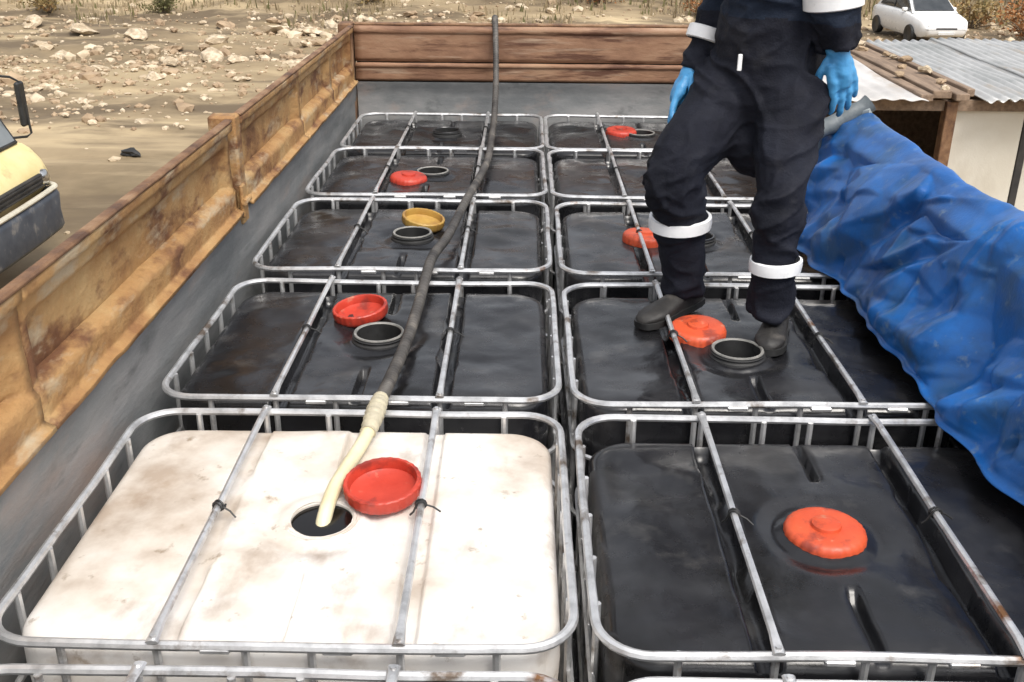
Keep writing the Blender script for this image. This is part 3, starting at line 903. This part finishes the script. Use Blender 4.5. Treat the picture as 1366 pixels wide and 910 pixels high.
# gloves: palm, four fingers and a thumb each, remeshed to one skin
def glove(wr, palm_dir, side, nrm_, curl, name):
    d = Vector(palm_dir).normalized(); s = Vector(side); s = (s - d*s.dot(d)).normalized(); nn = Vector(nrm_)
    nn = d.cross(s)
    if nn.dot(Vector(nrm_)) < 0: nn = -nn
    o = Vector(wr)
    mb = MB()
    def pt(a, b_, c): return tuple(o + (d*a + s*b_ + nn*c)*1.26)
    # cuff and palm
    limb(mb, [pt(-.045, 0, 0), pt(-.01, 0, 0), pt(.02, 0, 0), pt(.055, .002, 0), pt(.088, .003, .003), pt(.100, .003, .004)],
         [.044, .038, .036, .034, .030, .024], 16)
    limb(mb, [pt(.03, .024, 0), pt(.070, .029, .002), pt(.098, .028, .004)], [.018, .020, .016], 12)
    limb(mb, [pt(.03, -.020, 0), pt(.068, -.026, .002), pt(.092, -.028, .004)], [.018, .019, .015], 12)
    for b_, ln, st in ((.033, .074, .092), (.011, .084, .098), (-.012, .079, .095), (-.033, .062, .086)):
        pts = [pt(st-.025, b_*.9, .001)]
        a_, c_ = st, .003
        pts.append(pt(a_, b_, c_))
        an = R(curl*.5)
        for q, frac in enumerate((.42, .32, .26)):
            a_ += ln*frac*math.cos(an); c_ += ln*frac*math.sin(an)
            pts.append(pt(a_, b_*(1+.08*q), c_))
            an += R(curl*.7)
        limb(mb, pts, [.0125, .0128, .0120, .0112, .0088], 10)
    limb(mb, [pt(.018, .024, .008), pt(.045, .042, .024), pt(.072, .045, .040), pt(.092, .040, .052)], [.014, .0135, .0120, .0085], 10)
    me = remesh(mb, 'glove', M['glove'], .0042, 3)
    nr_ = [v.normal.copy() for v in me.vertices]
    for v in me.vertices:
        q = v.co
        v.co = q + nr_[v.index]*.003*noise.noise(Vector((q.x*30, q.y*30, q.z*45)))
    me.polygons.foreach_set('use_smooth', [True]*len(me.polygons))
    me.transform(Matrix.Translation(-base - Vector((0, 0, ZT))) if False else Matrix.Translation(-base))
    g_ = bpy.data.objects.new('glove', me)
    COL.objects.link(g_); g_.parent = person
    return g_
# left glove (image right): back of the hand to the camera, fingers over the grey tube
gl = glove(Lwr, (.066, .012, -.19), (-.9, -.35, -.2), (.25, 1, 0), 20, 'glove')
gr = glove(Rwr, (-.072, -.045, -.125), (-.3, -.9, .2), (.6, -.3, -.8), 22, 'glove')

# boots
def boot(heel, toe, ank, pitch=0.):
    h, t, a = Vector(zz(heel)), Vector(zz(toe)), Vector(zz(ank))
    d = (t-h); ln = d.length; d.normalize()
    s = d.cross(Vector((0, 0, 1))).normalized(); u = s.cross(d)
    secs = [(-.01, .026, .070, .000), (.02, .036, .095, .0), (.07, .041, .105, 0), (.12, .040, .085, 0), (.17, .046, .066, 0), (.22, .050, .055, 0), (.265, .044, .048, 0), (.292, .028, .036, 0), (.302, .012, .022, 0)]
    vs = []; N = 18
    for (q, wd, hh, z0) in secs:
        for k in range(N):
            an = 2*PI*k/N
            c_, e_ = math.cos(an), math.sin(an)
            z_ = (e_*.5+.5)*hh*.82
            if e_ < 0: z_ = max(0, .012*(1+e_))
            w_ = wd*(1 if e_ < .2 else math.sqrt(max(0, 1-((e_-.2)/.8)**2))*.85+.15)
            vs.append(h + d*(q*ln/.30) + s*c_*w_ + u*(z_))
    fs = [(j*N+k, j*N+(k+1) % N, (j+1)*N+(k+1) % N, (j+1)*N+k) for j in range(len(secs)-1) for k in range(N)]
    fs += [tuple(range(N-1, -1, -1)), tuple((len(secs)-1)*N+k for k in range(N))]
    mb = MB(); mb.add(vs, fs)
    f0 = h + d*.07*ln/.3 + u*.06
    mb.tube([f0, f0.lerp(a, .6), a + Vector((0, 0, .05))], [(.048, .046), (.052, .050), (.054, .052)], 18)
    o = child(mb, 'boot', M['boot'], angle=50)
    mb = MB(); vs = []
    for (q, wd, hh, z0) in secs:
        for z_ in (-.012, .010):
            for sg in (-1, 1):
                vs.append(h + d*(q*ln/.30 + (.004 if q > .2 else -.003)) + s*sg*(wd+.005) + u*z_)
    fs = []
    for j in range(len(secs)-1):
        a0, b0 = j*4, (j+1)*4
        fs += [(a0, a0+1, b0+1, b0), (a0+2, b0+2, b0+3, a0+3), (a0, b0, b0+2, a0+2), (a0+1, a0+3, b0+3, b0+1)]
    fs += [(0, 2, 3, 1), (len(secs)*4-4, len(secs)*4-3, len(secs)*4-1, len(secs)*4-2)]
    mb.add(vs, fs)
    mb.build('sole', M['black_rubber'], o)
boot((.505, 3.455, .004), (.285, 3.260, -.018), Rank)
boot((.768, 3.300, -.022), (.675, 3.055, -.022), Lank)
# hair
hb = MB(); hv = []
for j in range(11):
    th = PI*.56*j/10
    for k in range(hn):
        ph = 2*PI*k/hn
        a, c, e = math.sin(th)*math.cos(ph), math.sin(th)*math.sin(ph), math.cos(th)
        if c > .25: e = max(e, .42)
        hv.append(Vector(zz(hc)) + a*sdir*.085 + c*fdir*(.104 if c < 0 else .098) + e*udir*.129 + Vector((0, 0, .002*noise.noise(Vector((a*9, c*9, e*9))))))
hb.add(hv, [(j*hn+k, j*hn+(k+1) % hn, (j+1)*hn+(k+1) % hn, (j+1)*hn+k) for j in range(10) for k in range(hn)])
child(hb, 'hair', M['hair'], angle=180)
for s in (-1, 1):
    eb = MB(); eb.lathe([(.0001, .009), (.005, .0075), (.009, 0), (.005, -.0075), (.0001, -.009)], 12, tuple(Vector(zz(face(s*.032, .083, .012)))))
    child(eb, 'eye', M['dark_glass'])
# zip tag on the pocket
zb = MB(); c = Vector(zz((.556, 3.330, .855)))
zb.box(c.x-.007, c.x+.007, c.y-.003, c.y+.003, c.z-.026, c.z+.026, bev=.002); child(zb, 'zip_tag', M['reflective'])

# ------------------------------------------------------------------ shed on the right
shed = empty('shed', (4.6, 10.9, 0))
tag(shed, 'low shed with corrugated metal roof and pale wall behind the tarpaulin', 'shed')
def S(mb, name, mat, **k): return mb.build(name, mat, shed, **k)
def roof_z(x, y): return ZT - .30 + (y-9.1)*.012 + .02*noise.noise(Vector((x*.8, y*.6, 3)))
def sheet(x0, x1, y0, y1, mat, pitch, amp, lift):
    nx_ = int((x1-x0)/pitch*8); ny_ = 22
    vs = []
    ph = random.uniform(0, 6)
    for j in range(ny_+1):
        for i in range(nx_+1):
            x = x0 + (x1-x0)*i/nx_; y = y0 + (y1-y0)*j/ny_
            e = .05*noise.noise(Vector((x*2.2, y0, 1))) if j == 0 else 0
            vs.append((x, y+e, roof_z(x, y) + lift + amp*math.sin(2*PI*x/pitch+ph) + .015*noise.noise(Vector((x*3, y*1.4, lift*50)))))
    W = nx_+1
    mb = MB(); mb.add(vs, [(j*W+i, j*W+i+1, (j+1)*W+i+1, (j+1)*W+i) for j in range(ny_) for i in range(nx_)])
    o = S(mb, 'roof_sheet', mat, angle=180)
    md = o.modifiers.new('thickness', 'SOLIDIFY'); md.thickness = .006; md.offset = 0
for i, (a, c) in enumerate(((1.75, 2.62), (2.56, 3.40))):
    sheet(a, c, 9.02+.03*i, 12.7, M['zinc_white'], .16, .008, .012*i)
for i in range(5):
    a = 3.92 + i*.80
    sheet(a, a+.84, 9.03 + random.uniform(-.03, .05), 12.72, M['zinc'], .105, .016, .004 + .016*(i % 2))
# boards and ballast stones on the gap between the two roofs
for k, (x0, x1, yy0, yy1) in enumerate(((3.36, 3.47, 9.12, 12.7), (3.49, 3.66, 9.2, 12.6), (3.68, 3.80, 9.15, 12.66), (3.83, 3.90, 9.3, 12.7))):
    mb = MB(); mb.box(x0, x1, yy0, yy1, ZT-.315+.012*(k % 2), ZT-.255+.02*(k % 2), bev=.006); S(mb, 'board', M['board'])
mb = MB(); mb.box(1.8, 7.9, 9.30, 9.36, ZT-.43, ZT-.335); S(mb, 'beam', M['board'])
mb = MB(); mb.box(1.8, 7.9, 12.5, 12.58, ZT-.43, ZT-.335); S(mb, 'beam', M['board'])
for x in (1.85, 3.70, 7.8):
    mb = MB(); mb.box(x-.05, x+.05, 9.24, 9.34 if x != 3.70 else 9.36, .0, ZT-.432 if x != 3.7 else ZT-.34, bev=.006); S(mb, 'post', M['rust_dark'])
mb = MB(); mb.box(3.765, 4.42, 9.37, 9.45, .02, ZT-.36, bev=.01); S(mb, 'wall_board', M['plaster'])
mb = MB(); mb.box(4.50, 7.8, 9.40, 9.48, .02, ZT-.45, bev=.01); S(mb, 'wall_board', M['plaster'])
mb = MB(); mb.box(4.425, 4.495, 9.37, 9.43, .02, ZT-.40, bev=.005); S(mb, 'post', M['steel_dark'])
mb = MB(); mb.box(1.8, 7.9, 12.6, 12.7, .0, ZT-.44); S(mb, 'back_wall', M['board'])
mb = MB(); mb.box(1.75, 1.82, 9.4, 12.59, .0, ZT-.44); S(mb, 'side_wall', M['board'])
mb = MB(); mb.box(7.82, 7.9, 9.5, 12.59, .0, ZT-.44); S(mb, 'side_wall', M['board'])

# ------------------------------------------------------------------ stones
def rock_mesh(name, mat, seed, sub=2, flat=.6):
    bm = bmesh.new(); bmesh.ops.create_icosphere(bm, subdivisions=sub, radius=1.)
    for v in bm.verts:
        q = v.co.copy()
        d = 1 + .45*noise.noise(q*1.1 + Vector((seed, 0, 0))) + .22*noise.noise(q*2.6 + Vector((0, seed, 0)))
        for k in range(4):
            nv = Vector((math.sin(seed*3+k*2.1), math.cos(seed*5+k*1.7), math.sin(seed+k*2.9)*.8)).normalized()
            e = q.dot(nv)
            if e > .55: d -= (e-.55)*.7
        v.co = Vector((q.x*d, q.y*d*.85, q.z*d*flat))
    me = bpy.data.meshes.new(name); bm.to_mesh(me); bm.free()
    me.materials.append(mat)
    me.polygons.foreach_set('use_smooth', [True]*len(me.polygons))
    me.set_sharp_from_angle(angle=R(28))
    return me
rocks = [rock_mesh('rock', M['stone'], s*1.37+.4) for s in range(5)] + [rock_mesh('rock', M['stone_brown'], 9.1)]
rs = [(-8.15, 27.6, .95), (-7.3, 30.0, 1.1), (-6.0, 29.8, .8), (-7.4, 24.6, .85), (-6.7, 24.2, .55), (-9.0, 26.6, .6), (-5.7, 27.4, .7), (-10.5, 28.4, .9), (-12.4, 29.5, 1.0),
      (-11.3, 25.4, .6), (-4.7, 32.0, .7), (-8.9, 31.4, .8), (-13.7, 26.4, .6), (-6.1, 22.2, .42), (-7.9, 22.0, .5), (-9.6, 23.4, .5), (-5.3, 24.0, .5), (-3.6, 33.2, .7),
      (-14.5, 31, .9), (-10.0, 20.9, .40), (-6.9, 20.6, .38), (-8.4, 19.4, .33), (-4.6, 29.2, .6), (-1.6, 33.6, .55), (.8, 34.2, .6), (-.2, 35.0, .5)]
for i, (x, y, s) in enumerate(rs):
    o = bpy.data.objects.new('rock', rocks[i % 6]); COL.objects.link(o)
    o.location = (x, y, ground_h(x, y) + s*.10); o.rotation_euler = (random.uniform(-.3, .3), random.uniform(-.3, .3), random.uniform(0, 6))
    o.scale = (s*.52, s*.42, s*.26)
    tag(o, 'pale angular rock among the rubble on the dirt lot', 'rock', 'pale rocks strewn over the dirt lot')
rub = MB()
ico = bmesh.new(); bmesh.ops.create_icosphere(ico, subdivisions=1, radius=1.)
iv = [v.co.copy() for v in ico.verts]; jf = [tuple(v.index for v in f.verts) for f in ico.faces]; ico.free()
cl = [(-8 + random.uniform(-7, 6), random.uniform(18.5, 33), random.uniform(.6, 2.2)) for _ in range(26)] + [(random.uniform(5, 17), random.uniform(26, 36), random.uniform(.8, 2)) for _ in range(14)]
for k in range(9500):
    if random.random() < .62:
        c = random.choice(cl); x = random.gauss(c[0], c[2]*1.2); y = random.gauss(c[1], c[2]*.7)
    else:
        x = random.uniform(-20, 18); y = random.uniform(11, 36)
        if 1.4 < x < 8.3 and 8.5 < y < 13.2: continue
    if y < 17 and random.random() < .75: continue
    if 1.4 < x < 8.3 and 8 < y < 13.5: continue
    s = min(.26, .028*math.exp(abs(random.gauss(0, .85)))) * (1.0 if y > 17 else .6)
    z = ground_h(x, y); rz = random.uniform(0, 6); cz, sz = math.cos(rz), math.sin(rz)
    fl = random.uniform(.35, .75); el = random.uniform(.6, 1.)
    vs = []
    for q in iv:
        d = s*random.uniform(.72, 1.12)
        a, b_ = q.x*d, q.y*d*el
        vs.append((x + a*cz - b_*sz, y + a*sz + b_*cz, z + s*.12 + q.z*d*fl))
    rub.add(vs, jf, 0 if random.random() < .5 else 1)
ro = rub.build('rubble', [M['stone'], M['stone_brown']], smooth=False)
tag(ro, 'small pale stones and rubble scattered over the dirt', None, None, 'stuff')
# ballast stones on the shed roof
for k in range(11):
    x, y = random.uniform(3.4, 3.86), 9.35 + k*.30 + random.uniform(-.1, .1)
    s = random.uniform(.05, .09)
    o = bpy.data.objects.new('roof_stone', rocks[5 if k % 3 else 2]); COL.objects.link(o)
    o.location = (x, y, ZT-.235 + s*.25); o.rotation_euler = (0, 0, random.uniform(0, 6)); o.scale = (s, s, s*.8)
    tag(o, 'stone weighing down the brown boards on the shed roof', 'stone', 'stones on the shed roof')
# dark lump on the track
lm = rock_mesh('dark_lump', M['black_rubber'], 3.3, 2, .5)
o = bpy.data.objects.new('dark_lump', lm); COL.objects.link(o)
o.location = (-6.1, 15.45, ground_h(-6.1, 15.45)+.05); o.scale = (.18, .12, .14)
tag(o, 'small dark lump lying on the pale vehicle track', 'lump')

# ------------------------------------------------------------------ dry grass, trees and shrubs
gs = MB()
for k in range(14000):
    x = random.uniform(-30, 26); y = random.uniform(31.5, 46)
    if fbm(x*.25, y*.3, 8.8, 3) < -.12 + (.25 if y < 34 else -.1): continue
    if 8 < x < 14 and y < 34: continue
    h = random.uniform(.10, .38) * (1 if y < 36 else 2.4); z = ground_h(x, y)-.03
    w_ = random.uniform(.015, .05); an = random.uniform(0, PI); lx, ly = random.gauss(0, .14)*h, random.gauss(0, .14)*h
    dx, dy = math.cos(an)*w_, math.sin(an)*w_
    gs.add([(x-dx, y-dy, z), (x+dx, y+dy, z), (x+dx*.7+lx*.5, y+dy*.7+ly*.5, z+h*.6), (x-dx*.7+lx*.5, y-dy*.7+ly*.5, z+h*.6), (x+lx, y+ly, z+h)],
           [(0, 1, 2, 3), (3, 2, 4)], 0 if random.random() < .8 else 1)
go = gs.build('dry_grass', [M['dry_grass'], M['leaf_olive']], smooth=False)
tag(go, 'dry tan grass and weeds along the foot of the bank', None, None, 'stuff')

def tree_meshes(seed, H, twigs, leafmat):
    rng = random.Random(seed)
    tr_ = MB(); cr_ = MB(); tips = []
    def grow(p, d, ln, r, lv):
        pts = [p]; q = p; dd = d
        for k in range(4):
            dd = (dd + Vector((rng.gauss(0, .10), rng.gauss(0, .10), .05))).normalized()
            q = q + dd*ln/4; pts.append(q)
        tr_.tube(pts, [r*(1-.14*k) for k in range(5)], 7 if lv < 2 else 4)
        if lv < 3:
            for k in range(5 if lv == 0 else 4):
                a = pts[rng.randint(2, 4)] if lv else pts[min(4, 2 + k//2)]
                nd = (dd + Vector((rng.gauss(0, .6), rng.gauss(0, .6), rng.uniform(.0, .5)))).normalized()
                grow(a, nd, ln*rng.uniform(.45, .68), r*.48, lv+1)
        else:
            tips.extend(pts[2:])
    grow(Vector((0, 0, -.1)), Vector((rng.gauss(0, .06), rng.gauss(0, .06), 1)).normalized(), H*.5, H*.022, 0)
    for t in tips:
        for k in range(twigs):
            c = t + Vector((rng.gauss(0, .16), rng.gauss(0, .16), rng.gauss(0, .14)))
            u_ = Vector((rng.gauss(0, 1), rng.gauss(0, 1), rng.gauss(0, 1))).normalized()*rng.uniform(.04, .09)
            v_ = u_.cross(Vector((rng.gauss(0, 1), rng.gauss(0, 1), rng.gauss(0, 1)))).normalized()*u_.length*.6
            cr_.add([c-u_, c+v_, c+u_, c-v_], [(0, 1, 2, 3)])
    return tr_.mesh('trunk', M['bark']), cr_.mesh('crown', leafmat, smooth=False)
tm = [tree_meshes(3, 6.5, 3, M['leaf_dry']), tree_meshes(8, 5.2, 4, M['leaf_olive']), tree_meshes(15, 7.4, 2, M['leaf_dry'])]
for i in range(26):
    x = -24 + i*1.95 + random.uniform(-.8, .8); y = random.uniform(34.5, 44)
    if 8 < x < 14: y += 5
    t = empty('bare_tree', (x, y, ground_h(x, y)), random.uniform(0, 6))
    s = random.uniform(.8, 1.25); t.scale = (s, s, s)
    a, c = tm[i % 3]
    put('trunk', a, t); put('crown', c, t)
    tag(t, 'thin half bare tree on the bank beyond the dirt lot', 'tree', 'trees on the bank')
def shrub(seed, mat, r):
    rng = random.Random(seed); st = MB(); lf = MB()
    for k in range(16):
        d = Vector((rng.gauss(0, .6), rng.gauss(0, .6), rng.uniform(.5, 1.2))).normalized()
        pts = [Vector((0, 0, -.05)) + d*r*q/3 + Vector((0, 0, -.02*q*q)) for q in range(4)]
        st.tube(pts, [.02, .015, .01, .006], 4)
        for q in range(60):
            c = d*r*rng.uniform(.25, 1.05) + Vector((rng.gauss(0, .13), rng.gauss(0, .13), rng.gauss(0, .12)))*r
            u_ = Vector((rng.gauss(0, 1), rng.gauss(0, 1), rng.gauss(0, 1))).normalized()*rng.uniform(.03, .07)
            v_ = u_.cross(Vector((rng.gauss(0, 1), rng.gauss(0, 1), rng.gauss(0, 1)))).normalized()*u_.length*.6
            lf.add([c-u_, c+v_, c+u_, c-v_], [(0, 1, 2, 3)])
    return st.mesh('stem', M['bark']), lf.mesh('foliage', mat, smooth=False)
sh = [shrub(2, M['leaf_rust'], 1.1), shrub(5, M['leaf_dry'], 1.0), shrub(9, M['leaf_olive'], .8)]
for i, (x, y, k, s, lab) in enumerate(((14.2, 30.0, 0, 1.1, 'rust brown shrub just right of the white car'), (13.6, 33.0, 1, 1.1, 'straw coloured shrub behind the white car'),
                                       (5.8, 35.5, 0, .8, 'rust brown shrub beside the sleeve of the person'), (-15, 33.5, 1, .9, 'straw coloured shrub at the top left of the photo'),
                                       (-11.6, 34, 2, .8, 'olive green shrub at the top left behind the rubble'), (-5.2, 35.2, 1, .9, 'straw coloured shrub beyond the left end of the head board'),
                                       (2.4, 35.8, 0, .9, 'rust brown shrub beyond the middle of the head board'))):
    t = empty('shrub', (x, y, ground_h(x, y)), i*1.3); t.scale = (s, s, s)
    put('stem', sh[k][0], t); put('foliage', sh[k][1], t)
    tag(t, lab, 'shrub', 'shrubs at the far edge of the lot')

# ------------------------------------------------------------------ yellow truck at the left edge
van = empty('yellow_truck', (-7.0, 9.6, 0))
tag(van, 'yellow truck with grey bumper cut off by the left edge of the photo', 'truck')
def V(mb, name, mat, par=van, **k): return mb.build(name, mat, par, **k)
yA, yB = 8.55, 10.62; yc = (yA+yB)/2
def section(pts, y0, y1, taper=.0, n=1, bev=.10):
    """side outline pts (x,z) swept across the width with rounded flanks"""
    mb = MB(); k = len(pts)
    cx = sum(p[0] for p in pts)/k; cz_ = sum(p[1] for p in pts)/k
    ys = [(y0, .90), (y0+bev*.3, .96), (y0+bev, 1.), (y1-bev, 1.), (y1-bev*.3, .96), (y1, .90)]
    vs = []
    for y, s in ys:
        for p in pts: vs.append((cx + (p[0]-cx)*(1-(1-s)*.5) if s < 1 else p[0], y, cz_ + (p[1]-cz_)*(1-(1-s)*.6) if s < 1 else p[1]))
    fs = [(j*k+i, j*k+(i+1) % k, (j+1)*k+(i+1) % k, (j+1)*k+i) for j in range(5) for i in range(k)]
    fs += [tuple(range(k-1, -1, -1)), tuple(5*k+i for i in range(k))]
    mb.add(vs, fs); return mb
# nose and cab
body_ = section([(-5.10, .92), (-5.12, 1.02), (-5.16, 1.12), (-5.26, 1.24), (-5.34, 1.29), (-5.40, 1.30), (-5.86, 2.22), (-6.0, 2.30), (-7.3, 2.32), (-7.42, 2.2), (-7.45, .7), (-6.5, .62), (-5.3, .70)], yA+.03, yB-.01, bev=.10)
V(body_, 'cab', M['yellow_paint'], angle=40)
wm = MB()
def quad_plate(mb, a, b_, c, d, th):
    a, b_, c, d = map(Vector, (a, b_, c, d)); n_ = (b_-a).cross(d-a).normalized()*th
    mb.add([a, b_, c, d, a+n_, b_+n_, c+n_, d+n_], [(0, 1, 2, 3), (4, 7, 6, 5), (0, 4, 5, 1), (1, 5, 6, 2), (2, 6, 7, 3), (3, 7, 4, 0)])
quad_plate(wm, (-5.405, yA+.14, 1.335), (-5.405, yB-.10, 1.335), (-5.82, yB-.16, 2.16), (-5.82, yA+.20, 2.16), .014)
ws = V(wm, 'windscreen', M['glass'], smooth=False)
fr = MB()
for a, b_ in (((-5.40, yB-.085, 1.325), (-5.82, yB-.145, 2.17)), ((-5.40, yA+.125, 1.325), (-5.82, yA+.185, 2.17)), ((-5.393, yA+.12, 1.32), (-5.393, yB-.08, 1.32)), ((-5.82, yA+.18, 2.175), (-5.82, yB-.14, 2.175))):
    fr.tube([a, b_], .020, 6)
V(fr, 'windscreen_seal', M['black_rubber'])
wp = MB(); wp.tube([(-5.37, yB-.45, 1.34), (-5.38, yB-.8, 1.38), (-5.45, yB-1.0, 1.5)], .010, 5); V(wp, 'wiper', M['black_rubber'])
# grille recess, headlights, bumper wrapping round the corner
gr_ = MB(); gr_.box(-5.135, -5.09, yA+.22, yB-.26, .90, 1.04, bev=.01)
for k in range(3): gr_.box(-5.09, -5.078, yA+.24, yB-.28, .915+.042*k, .93+.042*k)
V(gr_, 'grille', M['steel_dark'])
for yy in (yB-.17, yA+.17):
    hl = MB(); hl.lathe([(.0001, .030), (.05, .024), (.075, .008), (.085, 0), (.09, -.05)], 20)
    hl.v = [(-5.105 + v[2], yy + v[0], .975 + v[1]) for v in hl.v]
    V(hl, 'headlight', M['chrome'])
def bumper_path(off):
    pts = []
    for k in range(9):
        t = k/8; pts.append((-4.985+off - .02*abs(2*t-1)**2, yA+.16 + (yB-yA-.32)*t))
    for k in range(1, 7):
        an = R(90*k/6); pts.append((-5.005+off - .20 + .20*math.cos(an), yB-.16+.18*math.sin(an)+off))
    pts.append((-5.75, yB+.02+off))
    pre = [(-5.75, yA-.02-off)] + [(-5.005+off-.20+.20*math.cos(R(90*k/6)), yA+.16-.18*math.sin(R(90*k/6))-off) for k in range(6, 0, -1)]
    return pre + pts
bp_ = bumper_path(0); bi = bumper_path(-.09)
prof_ = [(.42, 0.02), (.46, 0), (.62, .01), (.78, 0), (.82, .012), (.845, .04), (.845, .10)]
mb = MB(); vs = []
for z, ins in prof_:
    f_ = ins/.09
    for a, b_ in zip(bp_, bi): vs.append((a[0]+(b_[0]-a[0])*f_, a[1]+(b_[1]-a[1])*f_, z))
N = len(bp_)
mb.add(vs, [(j*N+i, j*N+i+1, (j+1)*N+i+1, (j+1)*N+i) for j in range(len(prof_)-1) for i in range(N-1)])
o = V(mb, 'bumper', M['bumper'], angle=50); md = o.modifiers.new('t', 'SOLIDIFY'); md.thickness = .01
mb = MB(); mb.tube([(a[0]-.012, a[1], .868) for a in bumper_path(-.02)], [(.024, .032)]*N, 8)
V(mb, 'bumper_rim', M['cream_trim'], o)
# mirror on its frame, far side
mf = MB()
mf.tube([(-5.72, yB-.12, 2.02), (-5.42, yB+.10, 1.955), (-5.365, yB+.16, 1.90), (-5.335, yB+.18, 1.36), (-5.37, yB+.14, 1.33), (-5.50, yB-.03, 1.345)], .013, 6)
mo = V(mf, 'mirror_arm', M['black_rubber'])
mm_ = MB(); mm_.box(-5.40, -5.345, yB+.09, yB+.235, 1.44, 1.90, bev=.02); V(mm_, 'mirror', M['black_rubber'], mo)
mb = section([(-7.55, .75), (-7.55, 1.85), (-10.6, 1.85), (-10.6, .75)], yA+.02, yB-.02, bev=.03); V(mb, 'cargo_body', M['yellow_paint'])
for x in (-6.35, -9.5):
    for yy in (yA+.16, yB-.16):
        mb = MB(); mb.lathe([(.0001, -.10), (.2, -.10), (.22, -.12), (.36, -.12), (.39, -.08), (.39, .08), (.36, .12), (.22, .12), (.2, .08), (.0001, .08)], 26)
        mb.v = [(x+v[0], yy+v[2], .39+v[1]) for v in mb.v]; V(mb, 'wheel', M['black_rubber'])

# ------------------------------------------------------------------ white car beyond the shed
CX, CY = 11.05, 30.4
car = empty('white_car', (CX, CY, ground_h(CX, CY)+.02), R(-86)); car.scale = (.88, .86, .80)
tag(car, 'white car parked behind the corrugated shed roof facing the camera', 'car')
def carbody():
    # sections along the length (x: rear - to front +): half width, z outline
    st = [(-2.05, .66, .42, .80), (-1.98, .76, .30, .92), (-1.55, .83, .24, .98), (-.8, .85, .22, 1.0), (.2, .85, .22, 1.0), (.85, .85, .22, .98), (1.35, .83, .24, .93), (1.85, .78, .26, .84), (2.05, .68, .34, .70), (2.10, .60, .42, .60)]
    mb = MB(); vs = []; K = 12
    for x, w_, z0, z1 in st:
        out = [(-w_*.86, z0), (-w_*.97, z0+.12), (-w_, z0+(z1-z0)*.55), (-w_*.97, z1-.08), (-w_*.88, z1-.01), (-w_*.4, z1+.02), (w_*.4, z1+.02), (w_*.88, z1-.01), (w_*.97, z1-.08), (w_, z0+(z1-z0)*.55), (w_*.97, z0+.12), (w_*.86, z0)]
        vs += [(x, y, z) for y, z in out]
    fs = [(j*K+i, j*K+(i+1) % K, (j+1)*K+(i+1) % K, (j+1)*K+i) for j in range(len(st)-1) for i in range(K)]
    fs += [tuple(range(K)), tuple((len(st)-1)*K+i for i in range(K))]
    mb.add(vs, fs); return mb
def C(mb, name, mat, par=car, **k):
    me = mb.mesh(name, mat, **k); return put(name, me, par)
C(carbody(), 'body', M['white_paint'], angle=50)
cab = MB(); vs = []
rf_ = [(-1.75, .70, .97), (-1.35, .64, 1.38), (-1.0, .62, 1.44), (-.2, .62, 1.47), (.35, .62, 1.44), (.55, .63, 1.40), (1.15, .74, .96)]
K = 6
for x, w_, z in rf_:
    vs += [(x, -w_-.06*(1.5-z), .93), (x, -w_, z-.06 if z > 1 else z), (x, -w_*.8, z), (x, w_*.8, z), (x, w_, z-.06 if z > 1 else z), (x, w_+.06*(1.5-z), .93)]
cab.add(vs, [(j*K+i, j*K+i+1, (j+1)*K+i+1, (j+1)*K+i) for j in range(len(rf_)-1) for i in range(K-1)])
C(cab, 'roof', M['white_paint'], angle=45)
wsn = MB(); quad_plate(wsn, (1.09, -.64, 1.03), (1.09, .64, 1.03), (.60, .55, 1.385), (.60, -.55, 1.385), .02); C(wsn, 'windscreen', M['dark_glass'], smooth=False)
for s in (-1, 1):
    for x0, x1, x2, x3 in ((-.30, .92, .42, -.25), (-1.50, -.38, -.33, -1.25)):
        sw = MB(); sw.add([(x0, s*.705, 1.02), (x1, s*.715, 1.02), (x2, s*.652, 1.37), (x3, s*.652, 1.37), (x0, s*.66, 1.02), (x1, s*.66, 1.02), (x2, s*.60, 1.37), (x3, s*.60, 1.37)],
                          [(0, 1, 2, 3), (4, 7, 6, 5), (0, 4, 5, 1), (1, 5, 6, 2), (2, 6, 7, 3), (3, 7, 4, 0)])
        C(sw, 'side_window', M['dark_glass'], smooth=False)
    hl = MB(); hl.box(1.93, 2.075, s*.48-.13, s*.48+.13, .56, .68, bev=.03); C(hl, 'headlight', M['lamp'])
    mi_ = MB(); mi_.box(.62, .74, s*.80-.09, s*.80+.09, .98, 1.10, bev=.03); C(mi_, 'mirror', M['white_paint'])
    for x in (-1.3, 1.3):
        wl = MB(); wl.lathe([(.0001, -.09), (.17, -.09), (.19, -.10), (.29, -.10), (.31, -.06), (.31, .06), (.29, .10), (.19, .10), (.17, .09), (.0001, .09)], 22)
        wl.v = [(x+v[0], s*.78+v[2], .31+v[1]) for v in wl.v]
        C(wl, 'wheel', M['black_rubber'])
gp = MB(); gp.box(2.085, 2.12, -.26, .26, .36, .46, bev=.01); C(gp, 'number_plate', M['plate'])
gl_ = MB(); gl_.box(2.06, 2.108, -.34, .34, .52, .59, bev=.01); C(gl_, 'grille', M['lamp'])

# concrete ring near the car
cr = MB(); cr.lathe([(.50, -.35), (.62, -.35), (.63, -.33), (.63, .33), (.62, .35), (.50, .35), (.49, .33), (.49, -.33), (.50, -.35)], 30)
cr.v = [(9.2 + v[2]*.5 + v[0]*.85, 33.2 + v[0]*.5 - v[2]*.85, .58 + ground_h(9.2, 33.2) + v[1]) for v in cr.v]
o = cr.build('concrete_ring', M['concrete'], None, (9.2, 33.2, ground_h(9.2, 33.2))); tag(o, 'grey concrete pipe ring standing left of the white car', 'pipe ring')
